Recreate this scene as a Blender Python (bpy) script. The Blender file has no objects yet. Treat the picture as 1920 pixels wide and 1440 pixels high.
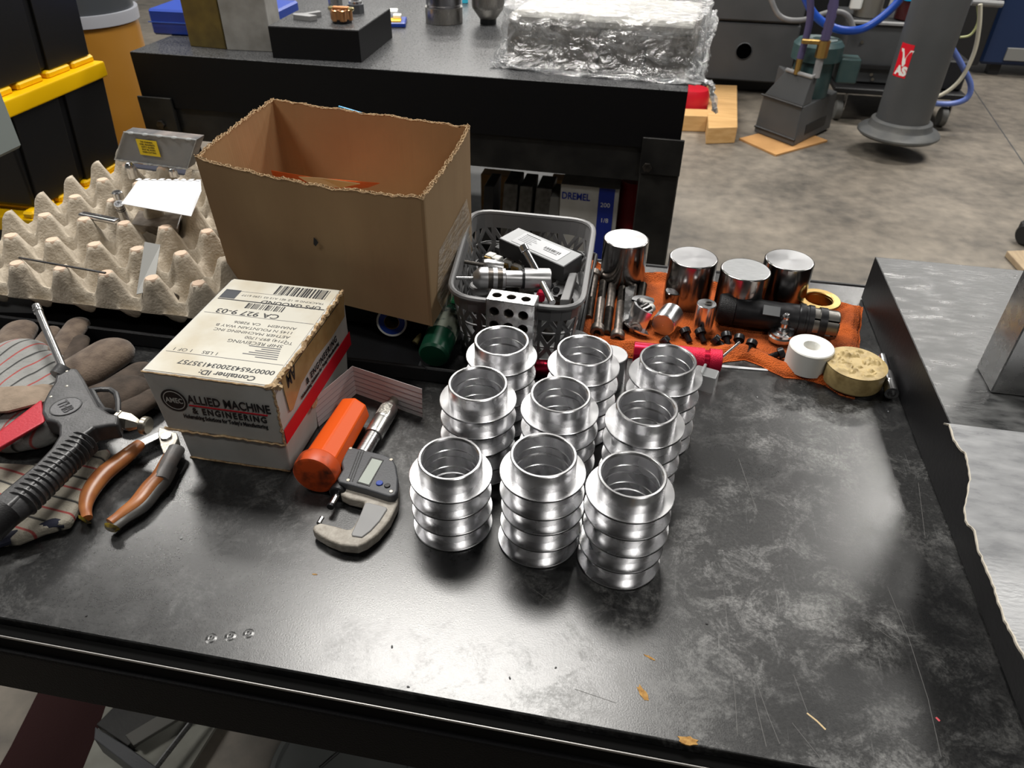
import bpy, bmesh, math, random
from mathutils import Vector, Matrix, noise as mnoise
random.seed(7)
PI = math.pi
S = bpy.context.scene
COL = S.collection
# ------------------------------------------------------------ camera
T = 0.90                       # bench top height
pit, rol, yaw, FPX = math.radians(37.13), math.radians(.967), math.radians(9.88), 1385.0
_r = Vector((math.cos(yaw), math.sin(yaw), 0)); _fh = Vector((-math.sin(yaw), math.cos(yaw), 0)); _up = Vector((0, 0, 1))
_f = _fh*math.cos(pit) - _up*math.sin(pit); _u = _fh*math.sin(pit) + _up*math.cos(pit)
R_ = _r*math.cos(rol) + _u*math.sin(rol); U_ = -_r*math.sin(rol) + _u*math.cos(rol); F_ = _f
CAM = Vector((0, 0, T+.65))
cd = bpy.data.cameras.new('camera'); cam = bpy.data.objects.new('camera', cd); COL.objects.link(cam)
cd.sensor_width = 36; cd.lens = FPX/1920*36; cd.clip_start = .02; cd.clip_end = 60
m = Matrix((R_, U_, -F_)).transposed().to_4x4(); m.translation = CAM; cam.matrix_world = m
cd.dof.use_dof = True; cd.dof.focus_distance = .92; cd.dof.aperture_fstop = 12
S.camera = cam
S.view_settings.view_transform = 'Standard'; S.view_settings.look = 'None'; S.view_settings.gamma = 1
S.view_settings.exposure = 0.0
S.cycles.use_denoising = True
S.cycles.max_bounces = 8; S.cycles.glossy_bounces = 5; S.cycles.transparent_max_bounces = 12
S.cycles.sample_clamp_indirect = 4; S.cycles.caustics_reflective = False; S.cycles.caustics_refractive = False
# ------------------------------------------------------------ world and lamps
w = bpy.data.worlds.new('world'); S.world = w; w.use_nodes = True
w.node_tree.nodes['Background'].inputs[0].default_value = (.8, .88, 1, 1); w.node_tree.nodes['Background'].inputs[1].default_value = .1
def lamp(name, x, y, z, sx, sy, power, col=(1, .97, .92), rz=0, rx=0):
    l = bpy.data.lights.new(name, 'AREA'); l.shape = 'RECTANGLE'; l.size = sx; l.size_y = sy; l.energy = power; l.color = col
    o = bpy.data.objects.new(name, l); COL.objects.link(o); o.location = (x, y, z); o.rotation_euler = (rx, 0, rz); return o
HL = 3.9
lamp('shop_light', -.68, 2.15, HL, 1.6, .75, 125)
lamp('shop_light', 2.5, 3.8, HL, 1.2, .5, 110)
lamp('shop_light', 2.6, 6.3, HL, 1.6, .4, 110)
lamp('shop_light', -3.3, 3.4, HL, 1.2, .4, 60)
lamp('shop_light', -1.6, 6.2, HL, 2.4, .4, 150)
lamp('shop_light', -2.7, .5, HL, 1.2, .4, 60)
lamp('shop_light', -1.0, 8.1, HL, 3.0, .4, 130)
lamp('shop_light', 1.8, -1.4, HL, 1.2, .4, 35)

# ------------------------------------------------------------ pixel helpers: a photo point and a known height give a place
def ray(px, py): return F_ + R_*((px-960)/FPX) - U_*((py-720)/FPX)
def P(px, py, z=0.0):          # point z above the bench top
    d = ray(px, py); return CAM + d*((T+z-CAM.z)/d.z)
def G(px, py, z=0.0): return P(px, py, z-T)      # point z above the floor
def PY(px, py, y):             # point on the vertical plane y
    d = ray(px, py); return CAM + d*(y/d.y)
def PX(px, py, x):
    d = ray(px, py); return CAM + d*(x/d.x)
def pxm(x0, y0, s): return lambda x, y: (x0+x/s, y0+y/s)

# ------------------------------------------------------------ materials
MATS = {}
def mat(name, col, rough=.5, metal=0.0, col2=None, ns=20, nd=4, lo=.35, hi=.65, bump=0, bs=200, trans=0, coat=0, rvar=0, spec=.5, emit=0, stretch=None, alpha=1, ior=1.45, sheen=0, aniso=0, bd=.001):
    if name in MATS: return MATS[name]
    mt = bpy.data.materials.new(name); mt.use_nodes = True; nt = mt.node_tree; N = nt.nodes; L = nt.links; b = N['Principled BSDF']
    b.inputs['Base Color'].default_value = (*col, 1); b.inputs['Roughness'].default_value = rough; b.inputs['Metallic'].default_value = metal
    b.inputs['Specular IOR Level'].default_value = spec; b.inputs['Transmission Weight'].default_value = trans; b.inputs['Coat Weight'].default_value = coat
    b.inputs['IOR'].default_value = ior; b.inputs['Alpha'].default_value = alpha; b.inputs['Sheen Weight'].default_value = sheen
    b.inputs['Anisotropic'].default_value = aniso
    tc = N.new('ShaderNodeTexCoord'); src = tc.outputs['Object']
    if stretch:
        mp = N.new('ShaderNodeMapping'); mp.inputs['Scale'].default_value = stretch; L.new(src, mp.inputs[0]); src = mp.outputs[0]
    if col2 or rvar:
        n = N.new('ShaderNodeTexNoise'); n.inputs['Scale'].default_value = ns; n.inputs['Detail'].default_value = nd; L.new(src, n.inputs[0])
        if col2:
            r = N.new('ShaderNodeValToRGB'); r.color_ramp.elements[0].position = lo; r.color_ramp.elements[1].position = hi
            r.color_ramp.elements[0].color = (*col, 1); r.color_ramp.elements[1].color = (*col2, 1)
            L.new(n.outputs[0], r.inputs[0]); L.new(r.outputs[0], b.inputs['Base Color'])
        if rvar:
            mr = N.new('ShaderNodeMapRange'); mr.inputs[1].default_value = .3; mr.inputs[2].default_value = .7
            mr.inputs[3].default_value = max(0, rough-rvar); mr.inputs[4].default_value = min(1, rough+rvar); L.new(n.outputs[0], mr.inputs[0]); L.new(mr.outputs[0], b.inputs['Roughness'])
    if bump:
        n2 = N.new('ShaderNodeTexNoise'); n2.inputs['Scale'].default_value = bs; n2.inputs['Detail'].default_value = 2; L.new(src, n2.inputs[0])
        bp = N.new('ShaderNodeBump'); bp.inputs['Strength'].default_value = bump; bp.inputs['Distance'].default_value = bd; L.new(n2.outputs[0], bp.inputs['Height']); L.new(bp.outputs[0], b.inputs['Normal'])
    if emit: b.inputs['Emission Color'].default_value = (*col, 1); b.inputs['Emission Strength'].default_value = emit
    MATS[name] = mt; return mt

def bench_material():
    mt = bpy.data.materials.new('scuffed_black_laminate'); mt.use_nodes = True; N = mt.node_tree.nodes; L = mt.node_tree.links; b = N['Principled BSDF']
    tc = N.new('ShaderNodeTexCoord').outputs['Object']
    def nz(scale, det, rough=.5, st=None, rot=0, dist=0):
        src = tc
        if st or rot:
            mp = N.new('ShaderNodeMapping'); mp.inputs['Scale'].default_value = st or (1, 1, 1); mp.inputs['Rotation'].default_value = (0, 0, rot); L.new(tc, mp.inputs[0]); src = mp.outputs[0]
        n = N.new('ShaderNodeTexNoise'); n.inputs['Scale'].default_value = scale; n.inputs['Detail'].default_value = det; n.inputs['Roughness'].default_value = rough; n.inputs['Distortion'].default_value = dist
        L.new(src, n.inputs[0]); return n.outputs[0]
    def rng(o, a, c, lo=0., hi=1.):
        r = N.new('ShaderNodeMapRange'); r.inputs[1].default_value = a; r.inputs[2].default_value = c; r.inputs[3].default_value = lo; r.inputs[4].default_value = hi; L.new(o, r.inputs[0]); return r.outputs[0]
    def mth(op, a, c):
        k = N.new('ShaderNodeMath'); k.operation = op; k.use_clamp = True
        for i, v in enumerate((a, c)):
            if isinstance(v, (int, float)): k.inputs[i].default_value = v
            else: L.new(v, k.inputs[i])
        return k.outputs[0]
    big = rng(nz(4.5, 3), .36, .66); mid = rng(nz(22, 10, .8, dist=.5), .48, .74); fine = rng(nz(240, 5, .8), .42, .66)
    scr = mth('MAXIMUM', rng(nz(9, 4, .6, (30, 1.2, 1), 1.1), .67, .74), rng(nz(9, 4, .6, (34, 1, 1), .35), .69, .76))
    scr = mth('MAXIMUM', scr, rng(nz(8, 4, .6, (30, 1.5, 1), -.8), .69, .76))
    dust = mth('MULTIPLY', mth('ADD', mid, .10), mth('ADD', big, .15))
    dust = mth('MULTIPLY', dust, mth('ADD', fine, .35))
    dust = mth('ADD', mth('MULTIPLY', dust, 1.35), mth('MULTIPLY', mth('MULTIPLY', scr, big), .45))
    # scuffing concentrates on the worn right-hand working side of the bench
    sx = N.new('ShaderNodeSeparateXYZ'); L.new(tc, sx.inputs[0])
    side = rng(sx.outputs[0], -.3, .15, .4, 1.4)
    dust = mth('MULTIPLY', dust, side)
    mx = N.new('ShaderNodeMix'); mx.data_type = 'RGBA'; mx.inputs[6].default_value = (.005, .0053, .006, 1); mx.inputs[7].default_value = (.17, .17, .165, 1)
    L.new(dust, mx.inputs[0]); L.new(mx.outputs[2], b.inputs['Base Color'])
    L.new(rng(dust, 0, .8, .27, .5), b.inputs['Roughness']); b.inputs['Specular IOR Level'].default_value = .85
    bp = N.new('ShaderNodeBump'); bp.inputs['Strength'].default_value = .45; bp.inputs['Distance'].default_value = .00014
    L.new(nz(620, 2, .5), bp.inputs['Height']); L.new(bp.outputs[0], b.inputs['Normal'])
    return mt
def floor_material():
    mt = bpy.data.materials.new('stained_concrete'); mt.use_nodes = True; N = mt.node_tree.nodes; L = mt.node_tree.links; b = N['Principled BSDF']
    tc = N.new('ShaderNodeTexCoord').outputs['Object']
    n1 = N.new('ShaderNodeTexNoise'); n1.inputs['Scale'].default_value = 1.6; n1.inputs['Detail'].default_value = 8; n1.inputs['Roughness'].default_value = .65; L.new(tc, n1.inputs[0])
    n2 = N.new('ShaderNodeTexNoise'); n2.inputs['Scale'].default_value = 14; n2.inputs['Detail'].default_value = 6; L.new(tc, n2.inputs[0])
    r = N.new('ShaderNodeValToRGB'); e = r.color_ramp.elements; e[0].position = .36; e[0].color = (.085, .078, .068, 1); e[1].position = .7; e[1].color = (.30, .26, .21, 1)
    k = N.new('ShaderNodeMath'); k.operation = 'MULTIPLY_ADD'; k.inputs[1].default_value = .35; L.new(n2.outputs[0], k.inputs[0])
    k2 = N.new('ShaderNodeMath'); k2.operation = 'MULTIPLY'; k2.inputs[1].default_value = .68; L.new(n1.outputs[0], k2.inputs[0]); L.new(k2.outputs[0], k.inputs[2])
    L.new(k.outputs[0], r.inputs[0]); L.new(r.outputs[0], b.inputs['Base Color']); b.inputs['Roughness'].default_value = .42
    bp = N.new('ShaderNodeBump'); bp.inputs['Strength'].default_value = .25; bp.inputs['Distance'].default_value = .004; L.new(n2.outputs[0], bp.inputs['Height']); L.new(bp.outputs[0], b.inputs['Normal'])
    return mt
def film_material():
    mt = bpy.data.materials.new('clear_plastic_film'); mt.use_nodes = True; N = mt.node_tree.nodes; L = mt.node_tree.links; out = N['Material Output']; N.remove(N['Principled BSDF'])
    tr = N.new('ShaderNodeBsdfTransparent'); tr.inputs[0].default_value = (.93, .94, .95, 1)
    gl = N.new('ShaderNodeBsdfGlossy'); gl.inputs[0].default_value = (1, 1, 1, 1); gl.inputs[1].default_value = .16
    df = N.new('ShaderNodeBsdfTranslucent'); df.inputs[0].default_value = (.9, .9, .9, 1)
    d2 = N.new('ShaderNodeBsdfDiffuse'); d2.inputs[0].default_value = (.85, .86, .87, 1)
    tc = N.new('ShaderNodeTexCoord'); mp = N.new('ShaderNodeMapping'); mp.inputs['Scale'].default_value = (1, 2.6, 1.6); L.new(tc.outputs['Object'], mp.inputs[0])
    n = N.new('ShaderNodeTexNoise'); n.inputs['Scale'].default_value = 14; n.inputs['Detail'].default_value = 5; n.inputs['Distortion'].default_value = 1.6; L.new(mp.outputs[0], n.inputs[0])
    bp = N.new('ShaderNodeBump'); bp.inputs['Strength'].default_value = 1; bp.inputs['Distance'].default_value = .03; L.new(n.outputs[0], bp.inputs['Height'])
    for s in (gl, df, d2): L.new(bp.outputs[0], s.inputs['Normal'])
    m0 = N.new('ShaderNodeMixShader'); m0.inputs[0].default_value = .5; L.new(df.outputs[0], m0.inputs[1]); L.new(d2.outputs[0], m0.inputs[2])
    m1 = N.new('ShaderNodeMixShader'); m1.inputs[0].default_value = .55; L.new(m0.outputs[0], m1.inputs[1]); L.new(gl.outputs[0], m1.inputs[2])
    m2 = N.new('ShaderNodeMixShader')
    r = N.new('ShaderNodeMapRange'); r.inputs[1].default_value = .35; r.inputs[2].default_value = .68; r.inputs[3].default_value = .22; r.inputs[4].default_value = .72; L.new(n.outputs[0], r.inputs[0]); L.new(r.outputs[0], m2.inputs[0])
    L.new(tr.outputs[0], m2.inputs[1]); L.new(m1.outputs[0], m2.inputs[2]); L.new(m2.outputs[0], out.inputs[0]); return mt
def stripe_material(DIRN='X', nm='striped_canvas', base=(.27, .27, .26)):            # canvas of the work gloves: grey weave with red and black stripes
    mt = bpy.data.materials.new(nm); mt.use_nodes = True; N = mt.node_tree.nodes; L = mt.node_tree.links; b = N['Principled BSDF']
    tc = N.new('ShaderNodeTexCoord'); mp = N.new('ShaderNodeMapping'); mp.inputs['Rotation'].default_value = (0, 0, .12); L.new(tc.outputs['Object'], mp.inputs[0])
    wv = N.new('ShaderNodeTexWave'); wv.bands_direction = DIRN; wv.wave_profile = 'SAW'; wv.inputs['Scale'].default_value = 9; wv.inputs['Distortion'].default_value = .8; L.new(mp.outputs[0], wv.inputs[0])
    r = N.new('ShaderNodeValToRGB'); r.color_ramp.interpolation = 'LINEAR'; e = r.color_ramp.elements
    e[0].position = 0; e[0].color = (.02, .02, .02, 1); e[1].position = .07; e[1].color = (*base, 1)
    for p_, c in ((.44, (*base, 1)), (.47, (.33, .06, .055, 1)), (.52, (.33, .06, .055, 1)), (.55, (*base, 1)), (.93, (*base, 1)), (.97, (.02, .02, .02, 1))): q = e.new(p_); q.color = c
    L.new(wv.outputs[0], r.inputs[0]); L.new(r.outputs[0], b.inputs['Base Color']); b.inputs['Roughness'].default_value = .9
    n2 = N.new('ShaderNodeTexNoise'); n2.inputs['Scale'].default_value = 45; n2.inputs['Detail'].default_value = 7; n2.inputs['Roughness'].default_value = .7; L.new(tc.outputs['Object'], n2.inputs[0])
    bp = N.new('ShaderNodeBump'); bp.inputs['Strength'].default_value = .9; bp.inputs['Distance'].default_value = .006; L.new(n2.outputs[0], bp.inputs['Height']); L.new(bp.outputs[0], b.inputs['Normal']); return mt
def turned_material(name, col, rough, rings=1600, wob=.4):   # concentric lathe marks round the local z axis
    mt = bpy.data.materials.new(name); mt.use_nodes = True; N = mt.node_tree.nodes; L = mt.node_tree.links; b = N['Principled BSDF']
    b.inputs['Base Color'].default_value = (*col, 1); b.inputs['Metallic'].default_value = 1; b.inputs['Roughness'].default_value = rough
    b.inputs['Anisotropic'].default_value = .35
    tg = N.new('ShaderNodeTangent'); tg.direction_type = 'RADIAL'; tg.axis = 'Z'; L.new(tg.outputs[0], b.inputs['Tangent'])
    tc = N.new('ShaderNodeTexCoord'); n = N.new('ShaderNodeTexNoise'); n.inputs['Scale'].default_value = 30; n.inputs['Detail'].default_value = 2; L.new(tc.outputs['Object'], n.inputs[0])
    r = N.new('ShaderNodeMapRange'); r.inputs[1].default_value = .3; r.inputs[2].default_value = .75; r.inputs[3].default_value = max(.03, rough-.04); r.inputs[4].default_value = rough+.06; L.new(n.outputs[0], r.inputs[0]); L.new(r.outputs[0], b.inputs['Roughness'])
    return mt

BENCH = bench_material(); CONC = floor_material(); FILM = film_material(); CANVAS = stripe_material(); CUFF = stripe_material('Y', 'striped_cuff_canvas', (.36, .33, .27))
ALU = turned_material('turned_aluminium', (.80, .80, .815), .25); STEEL = turned_material('turned_steel', (.30, .29, .285), .16); STEELTOP = turned_material('faced_steel', (.50, .50, .51), .36)
BLACKP = mat('black_plastic', (.008, .008, .009), .45, bump=.25, bs=500)
BLACKM = mat('black_painted_metal', (.012, .012, .012), .45, col2=(.03, .029, .027), ns=12, bump=.2, bs=160)
APRON = mat('textured_black_enamel', (.004, .004, .005), .6, bump=.6, bs=420, spec=.2)
GRAN = mat('dark_granite', (.028, .029, .031), .32, col2=(.085, .086, .088), ns=230, nd=6, lo=.4, hi=.7, rvar=.1)
GRAN2 = mat('worn_granite', (.022, .023, .024), .38, col2=(.14, .142, .142), ns=26, nd=9, lo=.38, hi=.74, rvar=.16, bump=.35, bs=90, stretch=(1, 2.2, 1))
GRANS = mat('black_granite_side', (.006, .006, .007), .5, bump=.3, bs=150, spec=.3)
CARD = mat('brown_corrugated_board', (.25, .155, .078), .85, col2=(.32, .21, .108), ns=7, nd=6, bump=.15, bs=90, stretch=(1, 1, .4))
CARDIN = mat('brown_board_inside', (.30, .17, .075), .85, col2=(.36, .21, .095), ns=6, nd=4, bump=.12, bs=90)
CARDE = mat('torn_board_edge', (.52, .38, .22), .9, col2=(.30, .19, .10), ns=220, nd=3)
CHROME = mat('chrome', (.66, .66, .67), .2, 1)
STEELB = mat('brushed_steel', (.45, .45, .45), .3, 1, rvar=.08, ns=80, stretch=(1, 30, 1))
GROUND = mat('ground_steel', (.50, .50, .50), .26, 1, rvar=.08, ns=60)
DARKST = mat('blackened_steel', (.06, .055, .052), .38, .8, col2=(.13, .115, .10), ns=120)
RUSTY = mat('oily_worn_steel', (.14, .125, .115), .38, .85, col2=(.27, .23, .20), ns=160, nd=5)
BLKOX = mat('black_oxide', (.022, .022, .024), .36, .5, rvar=.08, ns=80)
PULP = mat('moulded_paper_pulp', (.37, .32, .25), .95, col2=(.50, .44, .355), ns=60, nd=6, bump=.8, bs=260, bd=.0015)
PULPT = mat('moulded_paper_pulp_tips', (.60, .45, .34), .95, bump=.5, bs=260)
WHITEB = mat('white_coated_board', (.56, .56, .54), .6, col2=(.46, .45, .42), ns=14, nd=6)
LABELP = mat('aged_label_paper', (.56, .54, .47), .5, col2=(.44, .38, .27), ns=13, nd=7, lo=.48, hi=.75)
PAPER = mat('white_paper', (.56, .57, .59), .8)
INK = mat('black_ink', (.012, .012, .014), .5)
GREYINK = mat('grey_ink', (.10, .10, .11), .6)
RED = mat('red_print', (.55, .006, .02), .45)
TAPE = mat('tan_packing_tape', (.48, .32, .14), .25, col2=(.36, .22, .09), ns=30)
ORANGE = mat('orange_plastic', (.80, .10, .006), .42, spec=.3)
ORANGED = mat('grimy_orange_plastic', (.55, .07, .01), .45, col2=(.03, .012, .006), ns=34, nd=6, lo=.46, hi=.62)
RAG = mat('orange_terry_cloth', (.62, .125, .018), .95, col2=(.10, .022, .010), ns=16, nd=8, lo=.47, hi=.78, bump=1, bs=520, bd=.004)
WHITEP = mat('white_nylon', (.80, .80, .76), .35)
GREYP = mat('grey_plastic', (.20, .20, .205), .42, col2=(.27, .27, .27), ns=12)
BASK = mat('smoky_grey_plastic', (.23, .23, .235), .34, trans=.12)
DGREY = mat('dark_grey_plastic', (.07, .073, .08), .42, bump=.15, bs=400)
REDP = mat('red_anodised', (.55, .01, .045), .3, .7)
REDK = mat('red_knurled', (.60, .012, .05), .42, .6, bump=1, bs=900)
BRASS = mat('brass', (.48, .32, .11), .36, 1, rvar=.1, ns=50)
COPPER = mat('copper_plated', (.75, .38, .18), .3, 1)
CLEAR = mat('frosted_clear_plastic', (.80, .83, .84), .3, trans=.6, alpha=.6)
LEATH = mat('brown_suede', (.075, .05, .035), .95, col2=(.145, .105, .075), ns=55, nd=7, bump=.7, bs=380, sheen=.25)
LEATHD = mat('dark_brown_suede', (.035, .026, .02), .95, col2=(.075, .055, .042), ns=40, nd=6, bump=.6, bs=300)
NAVY = mat('navy_binding', (.012, .014, .03), .8)
GUNB = mat('cast_gunmetal_enamel', (.030, .030, .032), .36, col2=(.06, .06, .062), ns=40, nd=6, bump=.25, bs=350)
REDG = mat('red_lever_paint', (.42, .02, .035), .4, bump=.3, bs=300)
GRIPO = mat('worn_amber_grip', (.42, .16, .05), .33, col2=(.30, .10, .035), ns=40, nd=6)
GRIPD = mat('dark_grip_tape', (.03, .03, .03), .4, col2=(.075, .07, .065), ns=30)
YEL = mat('yellow_plastic', (.80, .46, .0), .38)
AMBER = mat('amber_translucent_plastic', (.30, .13, .014), .3, col2=(.36, .17, .03), ns=3, nd=2)
BLUEP = mat('blue_plastic', (.015, .05, .32), .35)
NICKEL = mat('nickel_plate', (.42, .39, .33), .33, 1)
MASK = mat('crumpled_tan_tape', (.48, .36, .16), .5, col2=(.22, .15, .055), ns=60, nd=6, lo=.45, hi=.8)
MACH = mat('machine_grey_enamel', (.060, .063, .066), .45, col2=(.078, .08, .083), ns=3)
MACHD = mat('machine_black', (.014, .014, .015), .5)
TEAL = mat('teal_enamel', (.035, .075, .078), .4, col2=(.05, .09, .09), ns=20)
WOOD = mat('pine_wood', (.52, .30, .11), .65, col2=(.62, .38, .16), ns=5, nd=5, stretch=(1, 8, 8))
WALLM = mat('pale_wall_paint', (.66, .67, .68), .8, col2=(.58, .59, .60), ns=2)
CEILM = mat('roof_deck', (.08, .08, .085), .9)
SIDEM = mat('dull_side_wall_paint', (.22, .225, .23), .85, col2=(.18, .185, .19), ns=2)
NAVYB = mat('navy_cabinet_enamel', (.014, .03, .085), .35)
LCD = mat('lcd_grey', (.42, .46, .42), .2)
GREENL = mat('green_bottle_plastic', (.005, .06, .03), .35)

# ------------------------------------------------------------ mesh helpers
class MB:
    def __init__(s): s.b = bmesh.new()
    def box(s, c, d, M=None, bev=0, seg=1):
        r = bmesh.ops.create_cube(s.b, size=1); v = r['verts']
        bmesh.ops.scale(s.b, vec=Vector(d), verts=v)
        if bev:
            es = list({e for q in v for e in q.link_edges}); k = bmesh.ops.bevel(s.b, geom=es, offset=bev, segments=seg, affect='EDGES', profile=.5)
            v = list({q for f in k['faces'] for q in f.verts} | {q for q in v if q.is_valid})
        bmesh.ops.translate(s.b, vec=Vector(c), verts=v)
        if M: bmesh.ops.transform(s.b, matrix=M, verts=v)
        return s
    def lathe(s, prof, n=32, M=None, a0=0, a1=2*PI, close=None):
        full = abs(a1-a0-2*PI) < 1e-6; k = n if full else n+1; rings = []
        for r, z in prof:
            if r < 1e-7: v = s.b.verts.new((0, 0, z)); rings.append([v]*k)
            else: rings.append([s.b.verts.new((r*math.cos(a0+(a1-a0)*i/n), r*math.sin(a0+(a1-a0)*i/n), z)) for i in range(k)])
        if close: rings.append(rings[0])
        for A, B in zip(rings, rings[1:]):
            for i in range(n):
                j = (i+1) % k
                q = []
                for x in (A[i], A[j], B[j], B[i]):
                    if x not in q: q.append(x)
                if len(q) > 2:
                    try: s.b.faces.new(q)
                    except ValueError: pass
        if M: bmesh.ops.transform(s.b, matrix=M, verts=list({x for R in rings for x in R}))
        return s
    def cyl(s, r, z0, z1, n=24, M=None, bev=0, r2=None):
        r2 = r if r2 is None else r2
        if bev: p = [(0, z0), (r-bev, z0), (r, z0+bev), (r2, z1-bev), (r2-bev, z1), (0, z1)]
        else: p = [(0, z0), (r, z0), (r2, z1), (0, z1)]
        return s.lathe(p, n, M)
    def tube(s, pts, r, n=10, M=None, flat=1, cap=True):
        pts = [Vector(p) for p in pts]; N_ = len(pts); rr = r if isinstance(r, (list, tuple)) else [r]*N_
        rings = []; ref = None
        for i, p in enumerate(pts):
            t = (pts[min(i+1, N_-1)]-pts[max(i-1, 0)]).normalized()
            if ref is None: ref = Vector((0, 0, 1)) if abs(t.z) < .9 else Vector((1, 0, 0))
            u = (ref - t*ref.dot(t)).normalized(); ref = u; v = t.cross(u)
            rings.append([s.b.verts.new(p + (u*math.cos(2*PI*k/n)*flat + v*math.sin(2*PI*k/n))*rr[i]) for k in range(n)])
        for A, B in zip(rings, rings[1:]):
            for k in range(n): s.b.faces.new((A[k], A[(k+1) % n], B[(k+1) % n], B[k]))
        if cap:
            s.b.faces.new(rings[0][::-1]); s.b.faces.new(rings[-1])
        if M: bmesh.ops.transform(s.b, matrix=M, verts=[x for R in rings for x in R])
        return s
    def prism(s, poly, z0, z1, M=None, poly2=None):
        poly2 = poly2 or poly
        A = [s.b.verts.new((p[0], p[1], z0)) for p in poly]; B = [s.b.verts.new((p[0], p[1], z1)) for p in poly2]; n = len(A)
        s.b.faces.new(A[::-1]); s.b.faces.new(B)
        for i in range(n): s.b.faces.new((A[i], A[(i+1) % n], B[(i+1) % n], B[i]))
        if M: bmesh.ops.transform(s.b, matrix=M, verts=A+B)
        return s
    def hexa(s, c):            # eight corners: bottom four then top four
        v = [s.b.verts.new(p) for p in c]
        for f in ((3, 2, 1, 0), (4, 5, 6, 7), (0, 1, 5, 4), (1, 2, 6, 5), (2, 3, 7, 6), (3, 0, 4, 7)): s.b.faces.new([v[i] for i in f])
        return s
    def plate(s, a, b, c, d, t):   # quad a b c d thickened by t behind its normal
        n = (Vector(b)-Vector(a)).cross(Vector(d)-Vector(a)).normalized()*t
        q = [Vector(x) for x in (a, b, c, d)]
        return s.hexa([x-n for x in q] + q)
    def sphere(s, c, r, sc=(1, 1, 1), u=16, v=10, M=None):
        k = bmesh.ops.create_uvsphere(s.b, u_segments=u, v_segments=v, radius=r)['verts']
        bmesh.ops.scale(s.b, vec=sc, verts=k); bmesh.ops.translate(s.b, vec=Vector(c), verts=k)
        if M: bmesh.ops.transform(s.b, matrix=M, verts=k)
        return s
    def grid(s, fn, nu, nv, thick=0):
        g = [[s.b.verts.new(fn(i/nu, j/nv)) for i in range(nu+1)] for j in range(nv+1)]
        for j in range(nv):
            for i in range(nu): s.b.faces.new((g[j][i], g[j][i+1], g[j+1][i+1], g[j+1][i]))
        if thick:
            h = [[s.b.verts.new(g[j][i].co - Vector((0, 0, thick))) for i in range(nu+1)] for j in range(nv+1)]
            for j in range(nv):
                for i in range(nu): s.b.faces.new((h[j][i], h[j+1][i], h[j+1][i+1], h[j][i+1]))
            for i in range(nu):
                s.b.faces.new((g[0][i], h[0][i], h[0][i+1], g[0][i+1])); s.b.faces.new((g[nv][i], g[nv][i+1], h[nv][i+1], h[nv][i]))
            for j in range(nv):
                s.b.faces.new((g[j][0], g[j+1][0], h[j+1][0], h[j][0])); s.b.faces.new((g[j][nu], h[j][nu], h[j+1][nu], g[j+1][nu]))
        return s
ORG = {}
def put(name, mb, m_, parent=None, smooth=35, bevel=0, bseg=2, remesh=0, label=None, kind=None):
    """link one mesh object; vertices given in world space are made relative to the thing they belong to"""
    bm = mb.b; bmesh.ops.recalc_face_normals(bm, faces=bm.faces)
    org = ORG.get(parent, Vector((0, 0, 0))) if parent else Vector((0, 0, 0))
    if org.length: bmesh.ops.translate(bm, vec=-org, verts=bm.verts)
    me = bpy.data.meshes.new(name); bm.to_mesh(me); bm.free(); me.materials.append(m_)
    o = bpy.data.objects.new(name, me); COL.objects.link(o)
    if parent: o.parent = parent; ORG[o] = org
    if remesh:
        r = o.modifiers.new('r', 'REMESH'); r.mode = 'VOXEL'; r.voxel_size = remesh; r.use_smooth_shade = True
        q = o.modifiers.new('s', 'SMOOTH'); q.iterations = 6; q.factor = .6
        dg = bpy.context.evaluated_depsgraph_get(); me2 = bpy.data.meshes.new_from_object(o.evaluated_get(dg)); o.modifiers.clear(); o.data = me2
        if not me2.materials: me2.materials.append(m_)
        me2.shade_smooth()
    else:
        if bevel:
            q = o.modifiers.new('b', 'BEVEL'); q.width = bevel; q.segments = bseg; q.limit_method = 'ANGLE'; q.angle_limit = math.radians(38)
        if smooth:
            me.shade_smooth()
            me.set_sharp_from_angle(angle=math.radians(smooth))
            if len(me.polygons) < 9000:
                q = o.modifiers.new('n', 'WEIGHTED_NORMAL'); q.keep_sharp = True; q.weight = 50
    if label: o['label'] = label
    if kind: o['kind'] = kind
    return o
def thing(name, label, cat, loc=(0, 0, 0), group=None, local=False, rot=None):
    o = bpy.data.objects.new(name, None); COL.objects.link(o); o.empty_display_size = .02
    o.location = loc; ORG[o] = Vector((0, 0, 0)) if local else Vector(loc)
    if rot is not None: o.rotation_euler = rot
    o['label'] = label; o['category'] = cat
    if group: o['group'] = group
    return o
def tag(o, label, cat, group=None):
    o['label'] = label; o['category'] = cat
    if group: o['group'] = group
    return o
def dup(o, parent=None):
    c = o.copy(); COL.objects.link(c)
    if parent: c.parent = parent
    for ch in [q for q in bpy.data.objects if q.parent == o]: dup(ch, c)
    return c
def solo(name, mb, m_, label, cat, group=None, loc=None, **k):     # a thing that is one mesh, origin at its base
    bm = mb.b
    vs = [v.co for v in bm.verts]
    c = Vector(loc) if loc is not None else Vector((sum(v.x for v in vs)/len(vs), sum(v.y for v in vs)/len(vs), min(v.z for v in vs)))
    bmesh.ops.translate(bm, vec=-c, verts=bm.verts)
    o = put(name, mb, m_, None, **k); o.location = c; ORG[o] = c
    return tag(o, label, cat, group)
def frame(origin, x, y):           # matrix with local x, y axes given
    x = Vector(x).normalized(); z = x.cross(Vector(y)).normalized(); y = z.cross(x)
    M = Matrix((x, y, z)).transposed().to_4x4(); M.translation = Vector(origin); return M
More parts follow.
